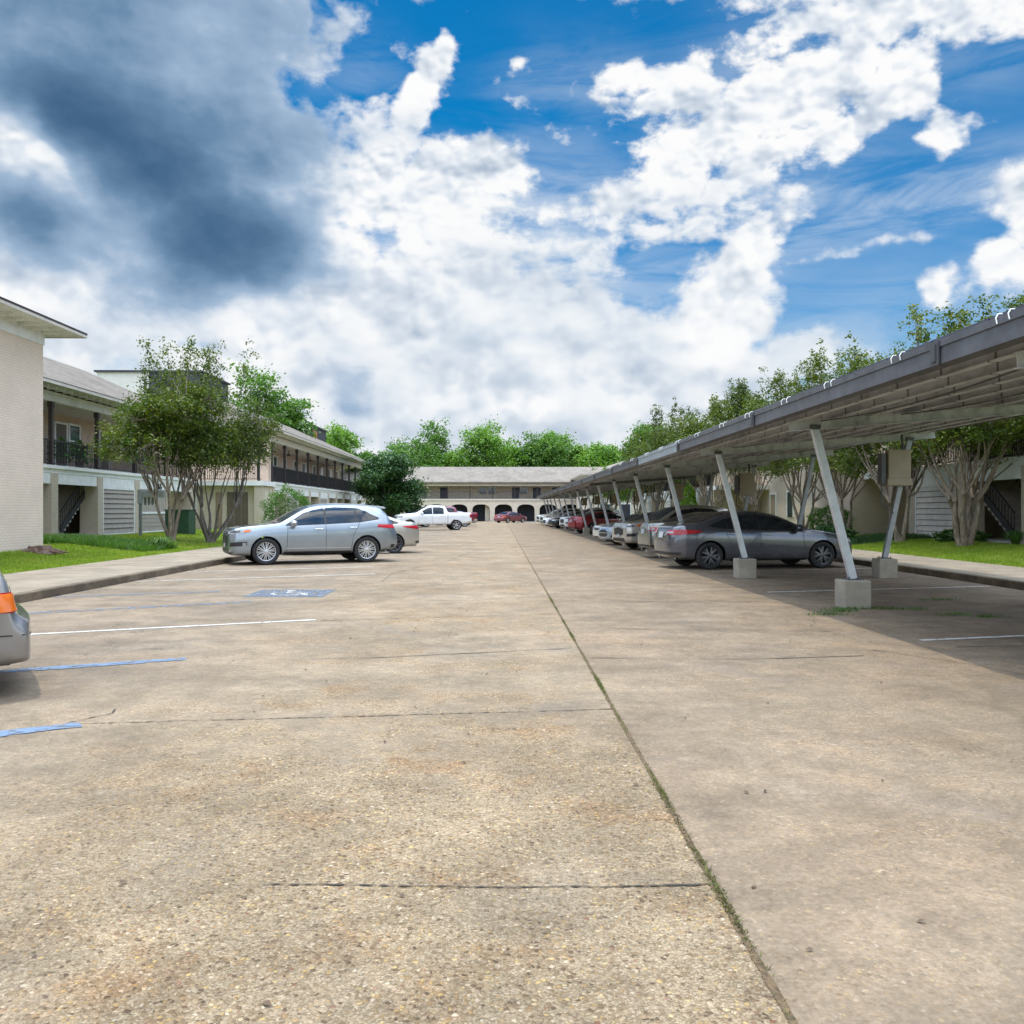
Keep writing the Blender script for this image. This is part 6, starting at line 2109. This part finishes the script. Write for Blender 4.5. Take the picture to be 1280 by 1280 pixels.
for k, (x, y, h, cr, lm, lb) in enumerate(far):
    make_tree('broadleaf_tree', (x, y, 0), lb, gt, 40 + k, h, 3.5, cr * 1.22, h * 0.58, h * 0.40, stems=1, nb=24, ncl=420, lpc=36, leaf=0.46, lm=lm, bm='bark_grey', tr=0.25,
              csig=0.50, twigs=False, fork=h * 0.3, lumps=0.36)
rm = [(15.4, 22.3, 8.2, 2.9, 31, 5, 'nearest crape myrtle on the right, leaves touching the picture edge above the carport', 'leaf_olive'),
      (15.1, 28.4, 7.9, 2.9, 32, 6, 'crape myrtle with a thick bundle of pale twisted trunks before the stair opening', 'leaf_myrtle'),
      (14.9, 32.6, 7.3, 2.3, 33, 2, 'crape myrtle with two thin trunks before the white lap siding', 'leaf_myrtle'),
      (14.7, 37.5, 7.9, 2.7, 34, 3, 'crape myrtle forking wide before the pale brick block', 'leaf_myrtle'),
      (15.0, 43.5, 8.2, 2.7, 35, 4, 'crape myrtle rising over the hedge behind the dark grey sedan', 'leaf_myrtle'),
      (14.6, 50.5, 8.6, 2.8, 36, 4, 'crape myrtle behind the second equipment box of the carport', 'leaf_olive'),
      (14.2, 58.0, 8.8, 2.8, 37, 4, 'crape myrtle before the tan porch wall', 'leaf_myrtle'),
      (13.8, 66.5, 9.2, 2.8, 38, 4, 'crape myrtle before the first bays of the right middle building', 'leaf_olive'),
      (13.8, 76.0, 8.6, 2.7, 39, 4, 'crape myrtle halfway along the right middle building', 'leaf_myrtle'),
      (13.6, 87.0, 8.0, 2.7, 30, 4, 'crape myrtle at the far end of the right middle building', 'leaf_myrtle'),
      (12.8, 101.0, 6.0, 3.0, 29, 4, 'low spreading crape myrtle before the hip-roofed block', 'leaf_mid')]
for (x, y, h, cr, sd, st, lb, lm) in rm:
    nearf = y < 45
    make_tree('crape_myrtle', (x, y, 0.36), lb, GM, sd, h, 2.35, cr * 1.08, h * 0.565, h * 0.36, stems=st, nb=26, ncl=640 if nearf else 420, lpc=46 if nearf else 44,
              leaf=0.12 if nearf else 0.16, lm=lm, bm='bark_myrtle', tr=0.12 if st > 5 else 0.09, spread=0.42 + 0.03 * st, csig=0.18 if nearf else 0.26, sprigs=15 if nearf else 9,
              lumps=0.36, fork=1.7, twigs=nearf)
bush('round_bush', (-11.5, 48.0, 0.2), 'round green bush behind the roof of the silver crossover', 61, 1.35, 1.2, 1.35, 9000, 0.09, 'leaf_hedge')
bush('hedge', (15.7, 41.5, 0.3), 'trimmed dark green hedge behind the hood of the dark grey sedan', 62, 1.1, 0.9, 0.75, 7000, 0.08, 'leaf_hedge')
bush('vine_column', (12.6, 58.5, 0.1), 'bright yellow green vine covered column behind the carport', 63, 0.55, 0.55, 1.7, 5000, 0.13, 'leaf_lime', cat='vine')
tuft('grass_tuft', (16.3, 27.6, 0.40), 'spiky pale green tuft by the pillar at the right edge', 64, 170, 0.5, 0.45, 'leaf_hedge')
bush('round_bush', (16.2, 30.6, 0.35), 'low shrub at the foot of the white lap siding', 65, 0.9, 0.5, 0.28, 2500, 0.09, 'leaf_hedge')
bush('round_bush', (13.6, 35.8, 0.3), 'dark low shrub beside the forking crape myrtle trunk', 66, 0.9, 0.6, 0.32, 3000, 0.09, 'leaf_dark')
tuft('grass_tuft', (-11.6, 30.2, 0.22), 'arching tuft at the right end of the planted strip on the left lawn', 67, 320, 0.42, 0.55, 'leaf_mid')

# grass, ground cover
lawn_blades(-14.0, -10.58, 19.0, 34.0, 42000, zl, 1)
lawn_blades(-11.5, -10.5, 34.0, 60.0, 9000, zl, 2)
lawn_blades(-16.0, -10.6, 34.0, 46.0, 16000, zl, 3)
lawn_blades(12.5, 16.4, 19.0, 34.0, 40000, zr, 4)
lawn_blades(12.5, 16.0, 34.0, 60.0, 16000, zr, 5)
rng = np.random.default_rng(9)
n = 26000
x = rng.uniform(-20, -11.3, n)
y = rng.uniform(28.2, 30.9, n)
pts = np.stack([x, y, np.array([zl(a, b) for a, b in zip(x, y)])], 1)
tag(blades('ground_cover', pts, 0.24, 0.035, rng, 'leaf_hedge', 0.7), kind='stuff')
n = 9000
x = rng.uniform(12.8, 16.6, n)
y = rng.uniform(33.2, 36.4, n)
pts = np.stack([x, y, np.array([zr(a, b) for a, b in zip(x, y)])], 1)
tag(blades('ground_cover', pts, 0.20, 0.03, rng, 'leaf_dark', 0.5), kind='stuff')
# moss and weeds in the centre joint
n = 15000
y = 2.0 + 14 * rng.uniform(0, 1, n) ** 1.3
w = 0.5 + 0.5 * np.sin(y * 3.1) * np.sin(y * 1.3 + 1)
keep = rng.uniform(0, 1, n) < (0.03 + 0.97 * w ** 3)
y = y[keep]
x = JX + rng.normal(size=len(y)) * 0.009
pts = np.stack([x, y, np.full(len(y), 0.002)], 1)
tag(blades('joint_moss', pts, 0.013, 0.006, rng, 'moss', 0.9), kind='stuff')
# weeds at the first footing
n = 800
cx = rng.choice([5.0, 5.15, 5.9, 6.3, 6.9, 7.4, 6.6, 5.3, 4.7], n)
cy = np.interp(cx, [4.7, 5.0, 5.3, 5.9, 6.3, 6.6, 6.9, 7.4], [12.6, 13.0, 13.35, 13.35, 13.3, 12.6, 12.3, 14.7])
x = cx + rng.normal(size=n) * 0.15
y = cy + rng.normal(size=n) * 0.05
pts = np.stack([x, y, np.full(n, 0.0)], 1)
tag(blades('crack_weeds', pts, 0.05, 0.012, rng, 'leaf_hedge', 0.8), kind='stuff')
# dead leaves and grit on the slabs and in the gutters
n = 230
x = np.concatenate([rng.uniform(-3.0, 3.5, 90), rng.uniform(KL + 0.02, KL + 0.5, 80), rng.uniform(KR - 0.5, KR - 0.02, 60)])
y = np.concatenate([2.4 + 12 * rng.uniform(0, 1, 90) ** 1.4, rng.uniform(13, 30, 80), rng.uniform(14, 24, 60)])
pts = np.stack([x, y, np.full(n, 0.008)], 1)
o = quad_mesh('dead_leaves', leaf_arrays(pts, 0.035, rng, 3.0, 0.5), 'dead_leaf')
tag(o, kind='stuff')
